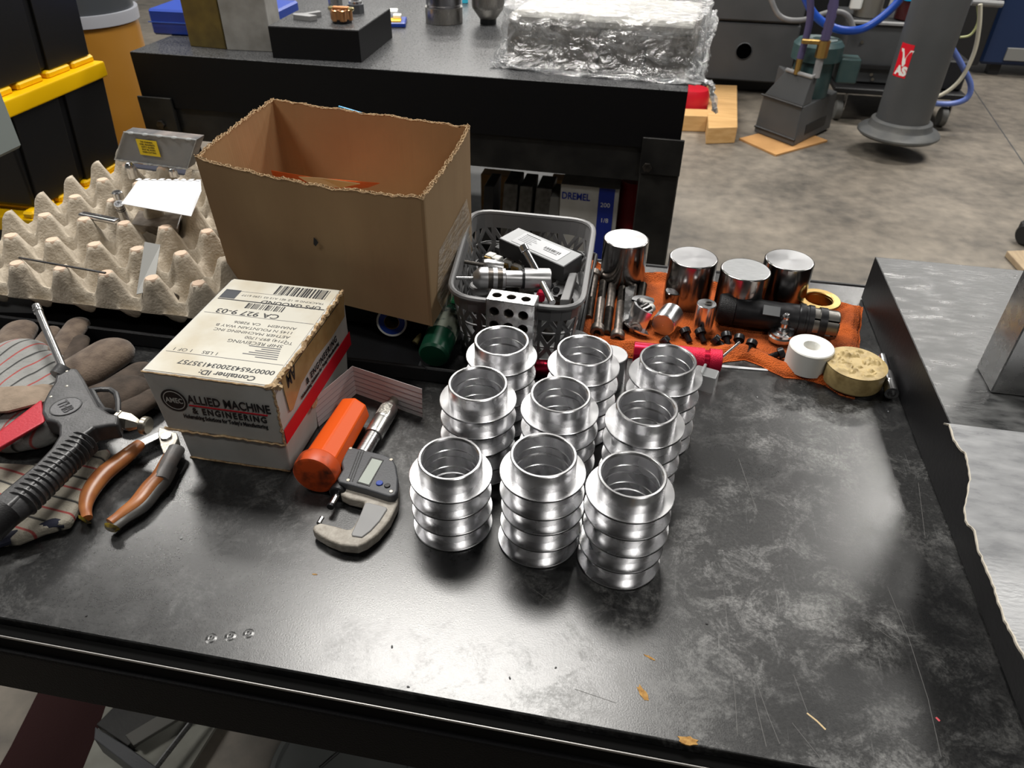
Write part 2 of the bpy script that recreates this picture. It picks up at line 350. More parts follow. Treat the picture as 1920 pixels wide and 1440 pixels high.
def along(p0, p1, up=(0, 0, 1)):   # local z runs p0 -> p1
    z = (Vector(p1)-Vector(p0)).normalized(); u = Vector(up)
    if abs(z.dot(u)) > .95: u = Vector((0, 1, 0))
    x = u.cross(z).normalized(); y = z.cross(x)
    M = Matrix((x, y, z)).transposed().to_4x4(); M.translation = Vector(p0); return M
def text(name, s, size, M, m_, parent, align='LEFT', sx=1, bold=0, depth=.00012, space=1):
    cu = bpy.data.curves.new(name, 'FONT'); cu.body = s; cu.size = size; cu.align_x = align; cu.extrude = depth; cu.offset = bold; cu.space_character = space; cu.resolution_u = 3
    o = bpy.data.objects.new(name, cu); COL.objects.link(o)
    dg = bpy.context.evaluated_depsgraph_get(); me = bpy.data.meshes.new_from_object(o.evaluated_get(dg)); bpy.data.objects.remove(o)
    me.transform(M @ Matrix.Diagonal((sx, 1, 1, 1))); org = ORG.get(parent, Vector((0, 0, 0))); me.transform(Matrix.Translation(-org))
    me.materials.clear(); me.materials.append(m_)
    q = bpy.data.objects.new(name, me); COL.objects.link(q); q.parent = parent; ORG[q] = org; return q
def quad(name, M, x0, y0, x1, y1, m_, parent, t=.0002, label=None):    # a printed patch in the plane of M
    return put(name, MB().box(((x0+x1)/2, (y0+y1)/2, t/2), (abs(x1-x0), abs(y1-y0), t), M), m_, parent, smooth=0, label=label)
def slab(pts, zt, zb):             # photo outline seen at height zt, extruded down to zb
    w_ = [P(x, y, zt) for x, y in pts]; return MB().prism([(p.x, p.y) for p in w_], T+zb, T+zt)
def W(x, y, z=0): return Vector((x, y, T+z))
def barcode(name, M, x0, y0, x1, y1, n, m_, parent, seed=1):
    rr = random.Random(seed); mb = MB(); x = x0; st = (x1-x0)/n/2.2
    while x < x1-st*3:
        w_ = st*rr.choice((1, 1, 2, 3)); mb.box((x+w_/2, (y0+y1)/2, .0001), (w_, y1-y0, .0002), M); x += w_+st*rr.choice((1, 1, 2, 2.5))
    return put(name, mb, m_, parent, smooth=0)
def patch(cx, cy, r, n=14, sy=1, seed=0, rot=0):
    rr = random.Random(seed); out = []
    for i in range(n):
        a = 2*PI*i/n; k = r*(.7+.45*rr.random()); x, y = k*math.cos(a), k*sy*math.sin(a); out.append((cx+x*math.cos(rot)-y*math.sin(rot), cy+x*math.sin(rot)+y*math.cos(rot)))
    return out

# ============================================================ SETTING
def struct(name, mb, m_): o = put(name, mb, m_, smooth=0); o['kind'] = 'structure'; return o
struct('floor', MB().box((.5, 2.5, -.05), (12, 13, .1)), CONC)
struct('wall_back', MB().box((.5, 9.05, 2.1), (12, .1, 4.4)), WALLM)
struct('wall_front', MB().box((.5, -4.05, 2.1), (12, .1, 4.4)), SIDEM)
struct('wall_left', MB().box((-5.55, 2.5, 2.1), (.1, 13, 4.4)), SIDEM)
struct('wall_right', MB().box((6.55, 2.5, 2.1), (.1, 13, 4.4)), SIDEM)
struct('ceiling', MB().box((.5, 2.5, 4.3), (12, 13, .1)), CEILM)
a, b = G(1800, 130), G(1915, 300); dirv = (b-a).normalized()
struct('trim_1', MB().tube([a-dirv*3+Vector((0, 0, .0005)), b+dirv*2+Vector((0, 0, .0005))], .004, 4, flat=.15), MACH).name = 'trim_1'

# ============================================================ WORKBENCH
YF, YB = .355, 1.252
wb = thing('workbench', 'long black laminate workbench with scuffed, scratched top and black steel edge', 'workbench', (0, .8, 0))
ORG[wb] = Vector((0, .8, 0))
top = put('worktop', MB().box((.415, (YF+YB)/2, T-.016), (3.07, YB-YF, .032)), BENCH, wb, bevel=.0015)
put('edge_strip', MB().box((.415, YF-.006, T-.024), (3.07, .012, .026), bev=.001), mat('matt_black_rubber', (.004, .004, .004), .8, spec=.1), wb, label='black rubber edging below the worktop lip')
put('edge_trim', MB().box((.415, YF-.0125, T-.0125), (3.07, .0014, .003), bev=.0004), mat('worn_trim_metal', (.35, .34, .33), .45, .8), wb, label='thin bright metal trim line')
put('front_rail', MB().box((.415, YF-.006, T-.073), (3.07, .022, .078), bev=.004, seg=2), APRON, wb, label='textured black front rail')
put('lower_rail', MB().box((.415, YF+.035, T-.135), (3.07, .04, .05), bev=.003), APRON, wb)
put('back_panel', MB().box((.415, YB-.03, .48), (2.86, .02, .74)), APRON, wb)  # unseen panel, added to block light from reaching the floor beneath
put('back_lip', MB().box((.415, YB+.004, T-.014), (3.07, .008, .032), bev=.002), BLACKP, wb)
for lx in (-1.06, 1.88):
    for ly in (YF+.06, YB-.06): put('leg', MB().box((lx, ly, (T-.03)/2), (.06, .06, T-.03), bev=.004), BLACKM, wb)
TAN = mat('exposed_particle_board', (.50, .29, .09), .9, col2=(.30, .15, .04), ns=300)
def chip(px, py, r, sy, rot, seed):
    c = P(px, py); put('chip', MB().prism(patch(c.x, c.y, r, 16, sy, seed, rot), T-.0005, T+.0004), TAN, wb, smooth=0, label='chip exposing tan particle board')
chip(1206, 1300, .0095, .36, -1.0, 3); chip(1218, 1233, .006, .2, -.4, 5); chip(590, 1077, .003, .3, .1, 6)
c = P(1290, 1391); put('chip', MB().prism(patch(c.x, YF+.003, .009, 14, .5, 8), T-.001, T+.0006), TAN, wb, smooth=0, label='chip exposing tan particle board')
SCR = mat('scratch_grey', (.11, .108, .105), .6)
def scratch(pts, wd=.0005, m_=SCR):
    w_ = [P(x, y, .0001) for x, y in pts]; mb = MB(); mb.tube(w_, wd, 4, flat=.2); put('scratch', mb, m_, wb, smooth=0)
for pts in ([(1357, 1105), (1368, 1210), (1378, 1300), (1383, 1380)], [(1405, 1255), (1420, 1330), (1437, 1400)], [(1664, 1100), (1705, 1200), (1740, 1310), (1765, 1420)],
            [(1412, 1262), (1440, 1340), (1462, 1395)], [(1488, 1265), (1514, 1335)], [(1258, 1290), (1290, 1350)], [(1480, 1145), (1502, 1166), (1545, 1158)], [(1620, 1160), (1672, 1198)],
            [(1000, 1105), (1050, 1140)], [(1078, 1292), (1155, 1318)], [(1320, 1180), (1360, 1205)], [(1485, 1355), (1545, 1430)], [(1385, 860), (1420, 960)], [(1722, 905), (1735, 1010)]): scratch(pts, .00028)
scratch([(1513, 1337), (1532, 1352), (1548, 1368)], .0008, mat('straw_sliver', (.6, .45, .25), .7))
scratch([(1755, 1345), (1762, 1352)], .001, mat('pink_fleck', (.6, .08, .1), .6))
for k, (x, y) in enumerate(((396, 1197), (432, 1193), (466, 1188))):
    c = P(x, y, 0); put('dent', MB().lathe([(.0015, 0), (.0028, .0006), (.0040, .0005), (.0058, 0)], 14, Matrix.Translation(c)), BENCH, wb)
for k, (x, y) in enumerate(((765, 1288), (162, 1155), (956, 1272), (1325, 1170), (1042, 1252), (735, 1213), (1200, 768), (1385, 692), (1420, 745), (1560, 775), (340, 1010), (1665, 772))):
    c = P(x, y, 0); rr = random.Random(k)
    put('crumb', MB().prism(patch(c.x, c.y, .0016, 6, .6, k, k), T, T+.0008), CLEAR if k > 5 else INK, wb, smooth=0)

# ============================================================ RIGHT SURFACE PLATE
XL, ZP = .404, .08
pl = thing('granite_surface_plate', 'thick dark granite surface plate along the right side of the workbench', 'surface plate', W(.9, .7))
put('slab', MB().box((XL+.5, .705, T+ZP/2+.001), (1.0, 1.01, ZP-.002)), GRANS, pl)
put('top_face', MB().box((XL+.5, .705, T+ZP-.001), (.999, 1.009, .003), bev=.001), GRAN2, pl)
Q = pxm(1560, 440, 1.439)
edge = [(305, 508), (318, 512), (326, 545), (346, 575), (360, 590), (369, 625), (372, 660), (366, 700), (357, 745), (364, 778), (386, 798), (396, 850), (412, 885), (430, 930), (446, 975), (468, 1040), (492, 1085), (516, 1130), (560, 1230), (620, 1360)]
rr = random.Random(4); pts = []
for (x0, y0), (x1, y1) in zip(edge, edge[1:]):
    for k in range(4): t = k/4; pts.append((x0+(x1-x0)*t+rr.uniform(-2, 2), y0+(y1-y0)*t))
wp = [P(*Q(*p), ZP+.003) for p in pts]; poly = [(p.x, p.y) for p in wp] + [(1.35, wp[-1].y), (1.35, wp[0].y+.0)]
SHEET = mat('grey_foam_sheet', (.25, .255, .265), .32, col2=(.40, .405, .415), ns=22, nd=9, rvar=.12, bump=.3, bs=120, stretch=(1, 2.5, 1))
sh = solo('rubber_sheet', MB().prism(poly, T+ZP+.001, T+ZP+.003), SHEET, 'pale grey sheet with a ragged torn edge on the right granite plate', 'sheet', smooth=0)
e2 = []
for k, p in enumerate(wp): e2.append((p.x-.0002-.0009*rr.random(), p.y))
te = MB().prism(e2 + [(p.x+.0006, p.y) for p in reversed(wp)], T+ZP+.0008, T+ZP+.0031)
put('torn_edge', te, mat('torn_fibre', (.62, .57, .48), .9), sh, smooth=0, label='frayed pale fibre edge')
x0, y0, y1 = .472, .843, .901
bl = solo('steel_block', MB().box((x0+.09, (y0+y1)/2, T+ZP+.001+.14), (.18, y1-y0, .28), bev=.0015), GROUND, 'tall ground steel block standing on the right granite plate', 'block')

# ============================================================ ALUMINIUM BUSHINGS
def bushing():
    o = thing('flanged_bushing', '', 'bushing', local=True)
    ro, ri, rf, h = .0350, .0303, .0459, .0255
    put('flange_edge_shade', MB().lathe([(rf-.003, -.00002), (rf-.0004, -.00002), (rf+.0001, .0004), (rf+.0001, .0017), (rf-.003, .0017)], 72, close=True), mat('shade_painted_edge', (.10, .10, .105), .4, .8), o, smooth=28, label='thin outer edge with painted shade line')  # dark reflection and shade along the flange edge, painted into its colour
    put('flange', MB().lathe([(ri+.0005, 0), (rf-.0006, 0), (rf, .0005), (rf, .0021), (rf-.0004, .0025), (ro-.0002, .0025)], 72), ALU, o, smooth=28)
    put('neck', MB().lathe([(ri-.0008, .0004), (ri-.0008, .009), (ri-.0002, .0096), (ri-.0002, .0104), (ri, .011), (ri, h-.0022), (ri+.0014, h-.0004), (ri+.0018, h-.0001), (ro-.0008, h-.0001), (ro, h-.0009), (ro, .0025), (ro, .0004)], 72, close=True), ALU, o, smooth=28)
    return o
bush = bushing(); first = True
spots = {('front', 'left'): (-.166, .570, 4), ('front', 'centre'): (-.064, .567, 5), ('front', 'right'): (.0285, .556, 5),
         ('middle', 'left'): (-.158, .674, 5), ('middle', 'centre'): (-.060, .673, 5), ('middle', 'right'): (.039, .669, 5),
         ('back', 'left'): (-.148, .768, 5), ('back', 'centre'): (-.042, .768, 5), ('back', 'right'): (.061, .768, 5)}
ordn = {5: ('bottom', 'second from bottom', 'middle', 'second from top', 'topmost'), 4: ('bottom', 'second from bottom', 'second from top', 'topmost')}
rr = random.Random(11)
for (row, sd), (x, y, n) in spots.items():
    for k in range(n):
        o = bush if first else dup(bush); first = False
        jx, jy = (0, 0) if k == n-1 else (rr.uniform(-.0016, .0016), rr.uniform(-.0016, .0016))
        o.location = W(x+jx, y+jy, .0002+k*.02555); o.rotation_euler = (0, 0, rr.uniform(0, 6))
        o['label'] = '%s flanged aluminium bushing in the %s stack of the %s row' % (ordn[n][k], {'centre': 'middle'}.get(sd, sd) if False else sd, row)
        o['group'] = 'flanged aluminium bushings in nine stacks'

# ============================================================ WHITE CARTON
wx0, wx1, wy0, wy1, wh = -.542, -.379, .604, .824, .140
ct = thing('white_shipping_carton', 'worn white shipping carton with address label, red stripe and printed logo', 'carton', W(-.46, .71))
zs = .052
put('lower_body', MB().hexa([W(-.522, .612, 0), W(-.386, .612, 0), W(-.386, .815, 0), W(-.522, .815, 0), W(-.524, .610, zs), W(-.383, .610, zs), W(-.383, .818, zs), W(-.524, .818, zs)]), WHITEB, ct, smooth=0, bevel=.002)
put('upper_body', MB().hexa([W(-.534, .605, zs), W(-.380, .605, zs), W(-.380, .822, zs), W(-.534, .822, zs), W(wx0, wy0, wh), W(wx1, wy0, wh), W(wx1, wy1, wh), W(wx0, wy1, wh)]), WHITEB, ct, smooth=0, bevel=.0015)
def wavy_strip(a, b, hgt, amp, n, seed):
    r_ = random.Random(seed); mb = MB(); a, b = Vector(a), Vector(b); pts = []
    for i in range(n+1):
        p = a.lerp(b, i/n)+Vector((r_.uniform(-amp, amp)*.4, r_.uniform(-amp, amp)*.4, r_.uniform(-amp, amp)*.5)); pts.append(p)
    return mb.tube(pts, [hgt*(.7+.6*r_.random()) for _ in pts], 5)
put('board_edge', wavy_strip(W(-.537, .6035, zs+.001), W(-.379, .6035, zs), .0016, .002, 26, 1), CARDE, ct, smooth=0, label='brown corrugated edge of the front flap')
put('board_edge', wavy_strip(W(-.522, .611, .001), W(-.386, .611, .001), .0012, .0008, 16, 2), CARDE, ct, smooth=0)
put('torn_corner', wavy_strip(W(wx1, wy0, wh), W(wx1, wy1, wh), .0026, .004, 60, 3), CARDE, ct, smooth=0, label='crushed torn brown top edge on the right')
put('torn_corner', wavy_strip(W(wx1, wy0-.0005, wh), W(-.381, .6045, zs), .0015, .002, 30, 5), CARDE, ct, smooth=0)
put('torn_corner', wavy_strip(W(wx1-.008, wy0, wh+.001), W(wx1+.003, wy0+.01, wh-.006), .004, .005, 9, 9), CARDE, ct, smooth=0)
put('lid_edge', wavy_strip(W(wx0, wy0-.0006, wh-.001), W(wx1, wy0-.0006, wh-.001), .0012, .0012, 30, 6), CARDE, ct, smooth=0)
# top label, print reads from the far side
TL = frame(W(wx1-.006, wy0+.002, wh+.0002), (-1, 0, 0), (0, -1, 0))      # local x -> -x, local y -> -y (0 .. -.22)
lb = quad('address_label', TL, -.001, -.218, .154, .0, LABELP, ct, .0004, label='yellowed address label')
M0 = TL @ Matrix.Translation((0, 0, .0004))
def tt(s, x, y, size, sx=1, m_=INK, bold=0): return text('print', s, size, M0 @ Matrix.Translation((x, -y, 0)), m_, lb, sx=sx, bold=bold)
tt('Container ID:', .020, .012, .0125, 1.0, bold=.0003); tt('00007654320034135757', .003, .026, .0115, 1.05, bold=.0002)
tt('1 LBS', .085, .048, .0085, 1.1); tt('1 OF 1', .118, .048, .0085, 1.1)
for i, s in enumerate(('SHIP RECEIVING', '(714) 897-1700', 'AETHER MACHINING INC', '1145 N FOUNTAIN WAY B', 'ANAHEIM    CA 92806')):
    tt(s, .017, .078+i*.010, .0078 if i else .009, 1.12)
tt('TO', .008, .086, .008)
for i in range(6): tt(('ALLIED', 'PO NUMBER 1004', 'DELIVERY ONLY', 'THE NEXT DAY', 'SHIP DATE', 'DEPT')[i] if i < 0 else '', 0, 0, .004)
for i in range(6): quad('rule', M0, .012+i*.001, -.0475-i*.0042, .04+.006*((i*7) % 4), -.0490-i*.0042, GREYINK, lb)
quad('rule', M0, 0, -.0395, .150, -.0388, GREYINK, lb); quad('rule', M0, 0, -.1305, .150, -.1298, GREYINK, lb); quad('rule', M0, 0, -.1665, .15, -.1645, INK, lb)
quad('rule', M0, .07, -.1885, .15, -.188, GREYINK, lb)
tt('CA 927 9-03', .050, .142, .0145, 1.15, bold=.0002)
barcode('bar_code', M0, .052, -.162, .105, -.149, 26, INK, lb, 5)
tt('UPS GROUND', .006, .172, .0115, 1.15, bold=.0002); tt('TRACKING #: 1Z 4E1 A12 03 1290 6177', .006, .1815, .0062, 1.1)
quad('black_square', M0, .128, -.190, .150, -.168, mat('faded_black_print', (.04, .045, .055), .5), lb)
barcode('bar_code', M0, .010, -.2135, .088, -.190, 40, INK, lb, 8)
# front logo
FL = frame(W(-.537, .6036, 0), (1, 0, .0), (0, -.012, 1))
cx, cy = .027, .102
put('logo_ring', MB().lathe([(0, 0), (.0165, 0), (.0165, .0004), (0, .0004)], 36, FL @ Matrix.Translation((cx, cy, 0))), INK, ct)
put('logo_ring', MB().lathe([(.0128, .0002), (.0138, .0002), (.0138, .0006), (.0128, .0006)], 36, FL @ Matrix.Translation((cx, cy, 0)), close=True), WHITEB, ct, label='thin white ring of the round logo')
text('logo_letters', 'AMEC', .0105, FL @ Matrix.Translation((cx, cy-.0035, .0005)), WHITEB, ct, 'CENTER', sx=.8, bold=.0002)
text('print', 'ALLIED MACHINE', .0175, FL @ Matrix.Translation((.045, .101, .0003)), INK, ct, sx=.76, bold=.0003)
quad('logo_underline', FL, .045, .0965, .144, .0983, RED, ct, .0006)
text('print', '& ENGINEERING', .0125, FL @ Matrix.Translation((.047, .0855, .0003)), INK, ct, sx=.84, bold=.0004, space=1.28)
text('print', "Holemaking Solutions for Today's Manufacturing", .0083, FL @ Matrix.Translation((.033, .0765, .0003)), INK, ct, sx=.66, bold=.0003)
# right side
RF = frame(W(wx1+.0004, wy0, 0), (0, 1, 0), (0, 0, 1))
quad('red_stripe', RF, .001, .0535, .219, .075, RED, ct, .0006, label='broad red stripe')
text('print', '& ENGINEERING', .0125, RF @ Matrix.Translation((.075, .088, .0003)), INK, ct, sx=.9, bold=.0004, space=1.28)
text('print', "Holemaking Solutions for Today's Manufacturing", .0075, RF @ Matrix.Translation((.055, .0795, .0003)), INK, ct, sx=.85, bold=.0003)
put('packing_tape', MB().prism([(.018, .139), (.022, .088), (.03, .084), (.06, .1), (.11, .106), (.16, .103), (.21, .106), (.218, .139)], 0, .0009, RF), TAPE, ct, smooth=0, label='tan packing tape over the top edge')
text('print', 'AM', .024, RF @ Matrix.Translation((.052, .134, .0012)) @ Matrix.Rotation(PI, 4, 'Z'), INK, ct, sx=.7, bold=.0005)
quad('tape_rule', RF, .03, .1345, .2, .1355, INK, ct, .0012)
put('thumb_notch', MB().lathe([(0, 0), (.009, 0), (.009, .0007), (0, .0007)], 16, RF @ Matrix.Translation((.085, .053, 0)), PI, 2*PI), CARDE, ct)

# ============================================================ BROWN CARDBOARD BOX
zb, zt = .072, .268
bf = [P(434, 520, zb), P(811, 612, zb), P(885, 475, zb)]; bf.append(bf[0]+(bf[2]-bf[1]))
tf = [P(366, 297, zt), P(794, 373, zt), P(881, 240, zt), P(510, 188, zt)]
cb = thing('cardboard_box', 'large open brown cardboard box with torn rim standing behind the white carton', 'box', (sum(v.x for v in bf)/4, sum(v.y for v in bf)/4, T+zb))
th = .004; ctr = sum(tf, Vector())/4
names = ('front_panel', 'side_panel', 'back_panel', 'side_panel')
for i in range(4):
    j = (i+1) % 4; a, b, c, d = bf[i], bf[j], tf[j], tf[i]; n = (b-a).cross(d-a).normalized()
    if n.dot((a+b)/2-ctr) < 0: n = -n
    mb = MB(); N_ = 40; r_ = random.Random(i); tops = []
    outer = []; inner = []
    for k in range(N_+1):
        t = k/N_; tp = d.lerp(c, t); bt = a.lerp(b, t); sag = -.010*math.sin(PI*t) if i == 0 else 0
        tp = tp+Vector((0, 0, sag+r_.uniform(-.0018, .0018))) + n*(.004*math.sin(PI*t) if i % 2 else 0)
        outer.append((bt, tp)); inner.append((bt-n*th, tp-n*th))
    A = [(mb.b.verts.new(p), mb.b.verts.new(q)) for p, q in outer]; B = [(mb.b.verts.new(p), mb.b.verts.new(q)) for p, q in inner]
    for k in range(N_):
        mb.b.faces.new((A[k][0], A[k+1][0], A[k+1][1], A[k][1])); mb.b.faces.new((B[k][0], B[k][1], B[k+1][1], B[k+1][0]))
        mb.b.faces.new((A[k][1], A[k+1][1], B[k+1][1], B[k][1])); mb.b.faces.new((A[k][0], B[k][0], B[k+1][0], A[k+1][0]))
    for q in (0, N_): mb.b.faces.new((A[q][0], A[q][1], B[q][1], B[q][0]))
    pn = put(names[i], mb, CARD if i < 2 else CARDIN, cb, smooth=0)
    # torn rim: two liner edges and the zigzag flute between them
    mb = MB(); r_ = random.Random(20+i); L1, L2, Z = [], [], []; K = 90
    for k in range(K+1):
        t = k/K; f_ = t*N_; i0 = min(int(f_), N_-1); o_ = outer[i0][1].lerp(outer[i0+1][1], f_-i0); q_ = o_-n*th
        rag_ = .0042 if i in (1, 3) else .0022
        L1.append(o_+Vector((0, 0, r_.uniform(-.0002, rag_)))); L2.append(q_+Vector((0, 0, r_.uniform(-.0002, rag_)))); Z.append((o_ if k % 2 else q_)+Vector((0, 0, .0006+r_.uniform(0, rag_))))
    mb.tube(L1, .0008, 4); mb.tube(L2, .0008, 4); mb.tube(Z, .0007, 4)
    put('torn_rim', mb, CARDE, cb, smooth=0, label='torn rim showing the corrugated flutes')
put('base_panel', MB().hexa([v+Vector((0, 0, .0005)) for v in bf]+[v+Vector((0, 0, .004)) for v in bf]), CARDIN, cb, smooth=0)
fm = frame(bf[0].lerp(bf[1], 0), bf[1]-bf[0], tf[0]-bf[0])
def on_front(px, py):
    n = (bf[1]-bf[0]).cross(tf[0]-bf[0]).normalized(); d = ray(px, py); return CAM+d*((bf[0]-CAM).dot(n)/d.dot(n)) - d.normalized()*.0006
h0 = [on_front(*p) for p in ((588, 445), (593, 449), (597, 455), (592, 462), (588, 458))]
hm = MB(); vs = [hm.b.verts.new(p) for p in h0]; hm.b.faces.new(vs); put('puncture', hm, INK, cb, smooth=0, label='small dark puncture in the front')
# clear tape on the right side panel
nr = (bf[2]-bf[1]).cross(tf[1]-bf[1]).normalized()
def on_right(px, py):
    d = ray(px, py); return CAM+d*((bf[1]-CAM).dot(nr)/d.dot(nr))
sg = 1 if nr.dot(CAM-bf[1]) > 0 else -1
tp = [on_right(*p)+nr*sg*.0012 for p in ((822, 470), (874, 372), (884, 430), (880, 520), (832, 590), (818, 560))]
tmb = MB(); va = [tmb.b.verts.new(p) for p in tp]; tmb.b.faces.new(va)
put('clear_tape', tmb, mat('clear_tape', (.75, .72, .66), .2, bump=1, bs=60, alpha=.38, col2=(.62, .5, .35), ns=60, stretch=(1, 1, 3), bd=.004), cb, smooth=0, label='wrinkled clear packing tape')
# envelope inside
zi = .215
en = thing('orange_envelope', 'orange envelope with cream sheets lying inside the brown cardboard box', 'envelope', P(610, 345, zi))
ev = [P(508, 320, zi), P(590, 334, zi-.002), P(712, 344, zi+.004), P(690, 352, zi-.03), P(600, 362, zi-.05), P(520, 352, zi-.05)]
def poly3(pts, dz): 
    mb = MB(); A = [mb.b.verts.new(p) for p in pts]; B = [mb.b.verts.new(p+Vector((0, 0, dz))) for p in pts]; n = len(A); mb.b.faces.new(A[::-1]); mb.b.faces.new(B)
    for i in range(n): mb.b.faces.new((A[i], A[(i+1) % n], B[(i+1) % n], B[i]))
    return mb
put('envelope_body', poly3(ev, .001), mat('orange_paper', (.62, .13, .03), .6), en, smooth=0)
put('cream_sheet', poly3([P(560, 332, zi+.001), P(600, 334, zi+.001), P(675, 345, zi+.001), P(640, 352, zi-.015), P(590, 350, zi-.015)], .001), mat('cream_paper', (.75, .62, .42), .7), en, smooth=0)

# ============================================================ DARK TRAY AND THINGS UNDER THE BOX
tr = thing('black_tool_tray', 'shallow black plastic tool tray under the cardboard box and egg tray', 'tray', W(-.6, 1.0))
tx0, tx1, ty0, ty1 = -1.02, -.062, .828, 1.235
put('tray_floor', MB().box(((tx0+tx1)/2, (ty0+ty1)/2, T+.003), (tx1-tx0, ty1-ty0, .005)), BLACKP, tr)
put('tray_rim', MB().box(((tx0+tx1)/2, ty0, T+.013), (tx1-tx0, .006, .025), bev=.002).box(((tx0+tx1)/2, ty1, T+.013), (tx1-tx0, .006, .025), bev=.002)
    .box((tx0, (ty0+ty1)/2, T+.013), (.006, ty1-ty0, .025), bev=.002).box((tx1, (ty0+ty1)/2, T+.013), (.006, ty1-ty0, .025), bev=.002), BLACKP, tr)
cs = thing('black_tool_case', 'flat black hard case carrying the brown cardboard box', 'case', W(-.46, 1.03, .006))
put('case_body', MB().box((-.44, 1.045, T+.034), (.33, .20, .056), bev=.006, seg=3), BLACKP, cs)
put('lid_seam', MB().box((-.44, 1.045, T+.066), (.334, .204, .009), bev=.003, seg=2), MACHD, cs)
solo('foam_block', MB().box((-.60, 1.03, T+.0375), (.05, .14, .063), bev=.003), MACHD, 'black foam block under the left end of the brown box', 'block')
# tape roll, blue white and tan
c = P(732, 610, .03)
ro = thing('tape_roll', 'blue and white banded tape roll in the shadow under the brown box', 'tape roll', c+Vector((0, 0, -.024)))
Mr = along(c+Vector((-.002, .03, 0)), c+Vector((.004, -.01, .008)))
put('roll_body', MB().lathe([(.011, 0), (.024, 0), (.024, .03), (.011, .03)], 28, Mr, close=True), TAPE, ro)
put('blue_face', MB().lathe([(.012, .0302), (.0205, .0302), (.0205, .031), (.012, .031)], 28, Mr, close=True), BLUEP, ro, label='dark blue printed face')
put('white_ring', MB().lathe([(.0205, .0302), (.0235, .0302), (.0235, .0312), (.0205, .0312)], 28, Mr, close=True), WHITEP, ro)
# green bottle lying between box and basket
p0, p1 = P(812, 668, .03), P(856, 556, .05)
gb = thing('green_spray_bottle', 'dark green bottle with a pale label between the brown box and basket', 'bottle', Vector((p0.x, p0.y, T+.006)))
Mg = along(p0, p1); Lg = (p1-p0).length
put('bottle_body', MB().lathe([(0, 0), (.020, 0), (.023, .004), (.023, Lg*.62), (.016, Lg*.72), (.009, Lg*.76), (.009, Lg*.82), (0, Lg*.82)], 24, Mg), GREENL, gb)
put('bottle_cap', MB().cyl(.012, Lg*.8, Lg*.97, 20, Mg, .002), mat('light_green_cap', (.03, .45, .16), .4), gb, label='bright green cap')
put('bottle_label', MB().lathe([(.0232, Lg*.3), (.0236, Lg*.3), (.0236, Lg*.6), (.0232, Lg*.6)], 24, Mg, close=True), mat('pale_green_label', (.25, .28, .22), .5, col2=(.04, .06, .05), ns=60, lo=.5, hi=.6), gb)
solo('yellow_wire_nut', MB().lathe([(0, 0), (.005, 0), (.004, .012), (.002, .018), (0, .018)], 10, along(P(778, 643, .012), P(787, 630, .018))), mat('dull_yellow', (.3, .25, .1), .5), 'small dull yellow fitting in the shadow beside the tape roll', 'fitting')
solo('grey_tag', MB().plate(P(778, 702, .012), P(803, 700, .012), P(800, 692, .03), P(788, 676, .03), .001), DGREY, 'grey plastic tag behind the folded ruled card', 'tag', smooth=0)
solo('blue_packet', MB().plate(P(636, 198, .258), P(690, 214, .252), P(690, 214, .252)-Vector((0, 0, .12)), P(636, 198, .258)-Vector((0, 0, .12)), .003), mat('cyan_print', (.02, .3, .6), .4), 'cyan packet peeking out behind the rim of the brown box', 'packet', smooth=0)

# ============================================================ EGG TRAY
ex0, ey0, pxx, pyy, zpk, zct = -1.004, .946, .0758, .0815, .102, .050
et = thing('egg_tray', 'grey moulded pulp egg tray holding small tools at the left', 'egg tray', W(-.8, 1.1, .03))
def eggz(x, y):
    u = (x-ex0)/pxx; v = (y-ey0)/pyy
    du = abs(u-round(u)); dv = abs(v-round(v)); r = math.hypot(du, dv)
    pk = max(0, min(1, (0.43-r)/.29)); pk = pk**1.35
    cu = (u % 1)-.5; cv = (v % 1)-.5; rc = math.hypot(cu, cv)
    base = .056 - .040*max(0, 1-(rc/.42)**2)
    rid = .009*max(0, 1-min(du, dv)/.10)
    z = base + rid + (zpk-.060)*pk
    return min(z, zpk) + mnoise.noise(Vector((x*70, y*70, 0)))*.0012
EX0, EX1, EY0, EY1 = -1.085, -.585, .842, 1.375
def eggf(u, v):
    x = EX0+(EX1-EX0)*u; y = EY0+(EY1-EY0)*v; z = eggz(x, y)
    e_ = min(x-EX0, EX1-x, y-EY0, EY1-y)/.008
    if e_ < 1: z = .055+(z-.055)*max(0, e_)**.8
    return (x, y, T+z)
put('pulp_shell', MB().grid(eggf, 150, 150, .0025), PULP, et, smooth=60)
for i in range(6):
    for j in range(-1, 6):
        x, y = ex0+i*pxx, ey0+j*pyy
        if y > EY1 or y < EY0+.004: continue
        if j == 4 and i in (2, 3, 4): continue
        if x > -.68 and y > .93: continue
        put('pulp_tip', MB().lathe([(0, zpk-.001), (.0085, zpk-.0012), (.0105, zpk-.0035), (.0108, zpk-.006)], 12, Matrix.Translation((x, y, T+.0022))), PULPT, et)
Z5 = pxm(0, 230, 3.89)
solo('black_rod', MB().tube([P(*Z5(140, 985), .104), P(*Z5(770, 1096), .104)], .0017, 6), BLKOX, 'thin black rod lying across the front posts of the egg tray', 'rod')
a_, b_, c_, d_ = [P(*Z5(*p), z) for p, z in (((1055, 868), .118), ((1170, 890), .118), ((1145, 1180), .092), ((995, 1250), .082))]
solo('steel_rule', MB().plate(d_, P(*Z5(1118, 1225), .082), b_, a_, .0008), mat('dull_zinc_strip', (.20, .20, .19), .5, .4), 'wide dull steel strip leaning in the egg tray', 'steel strip', smooth=0)
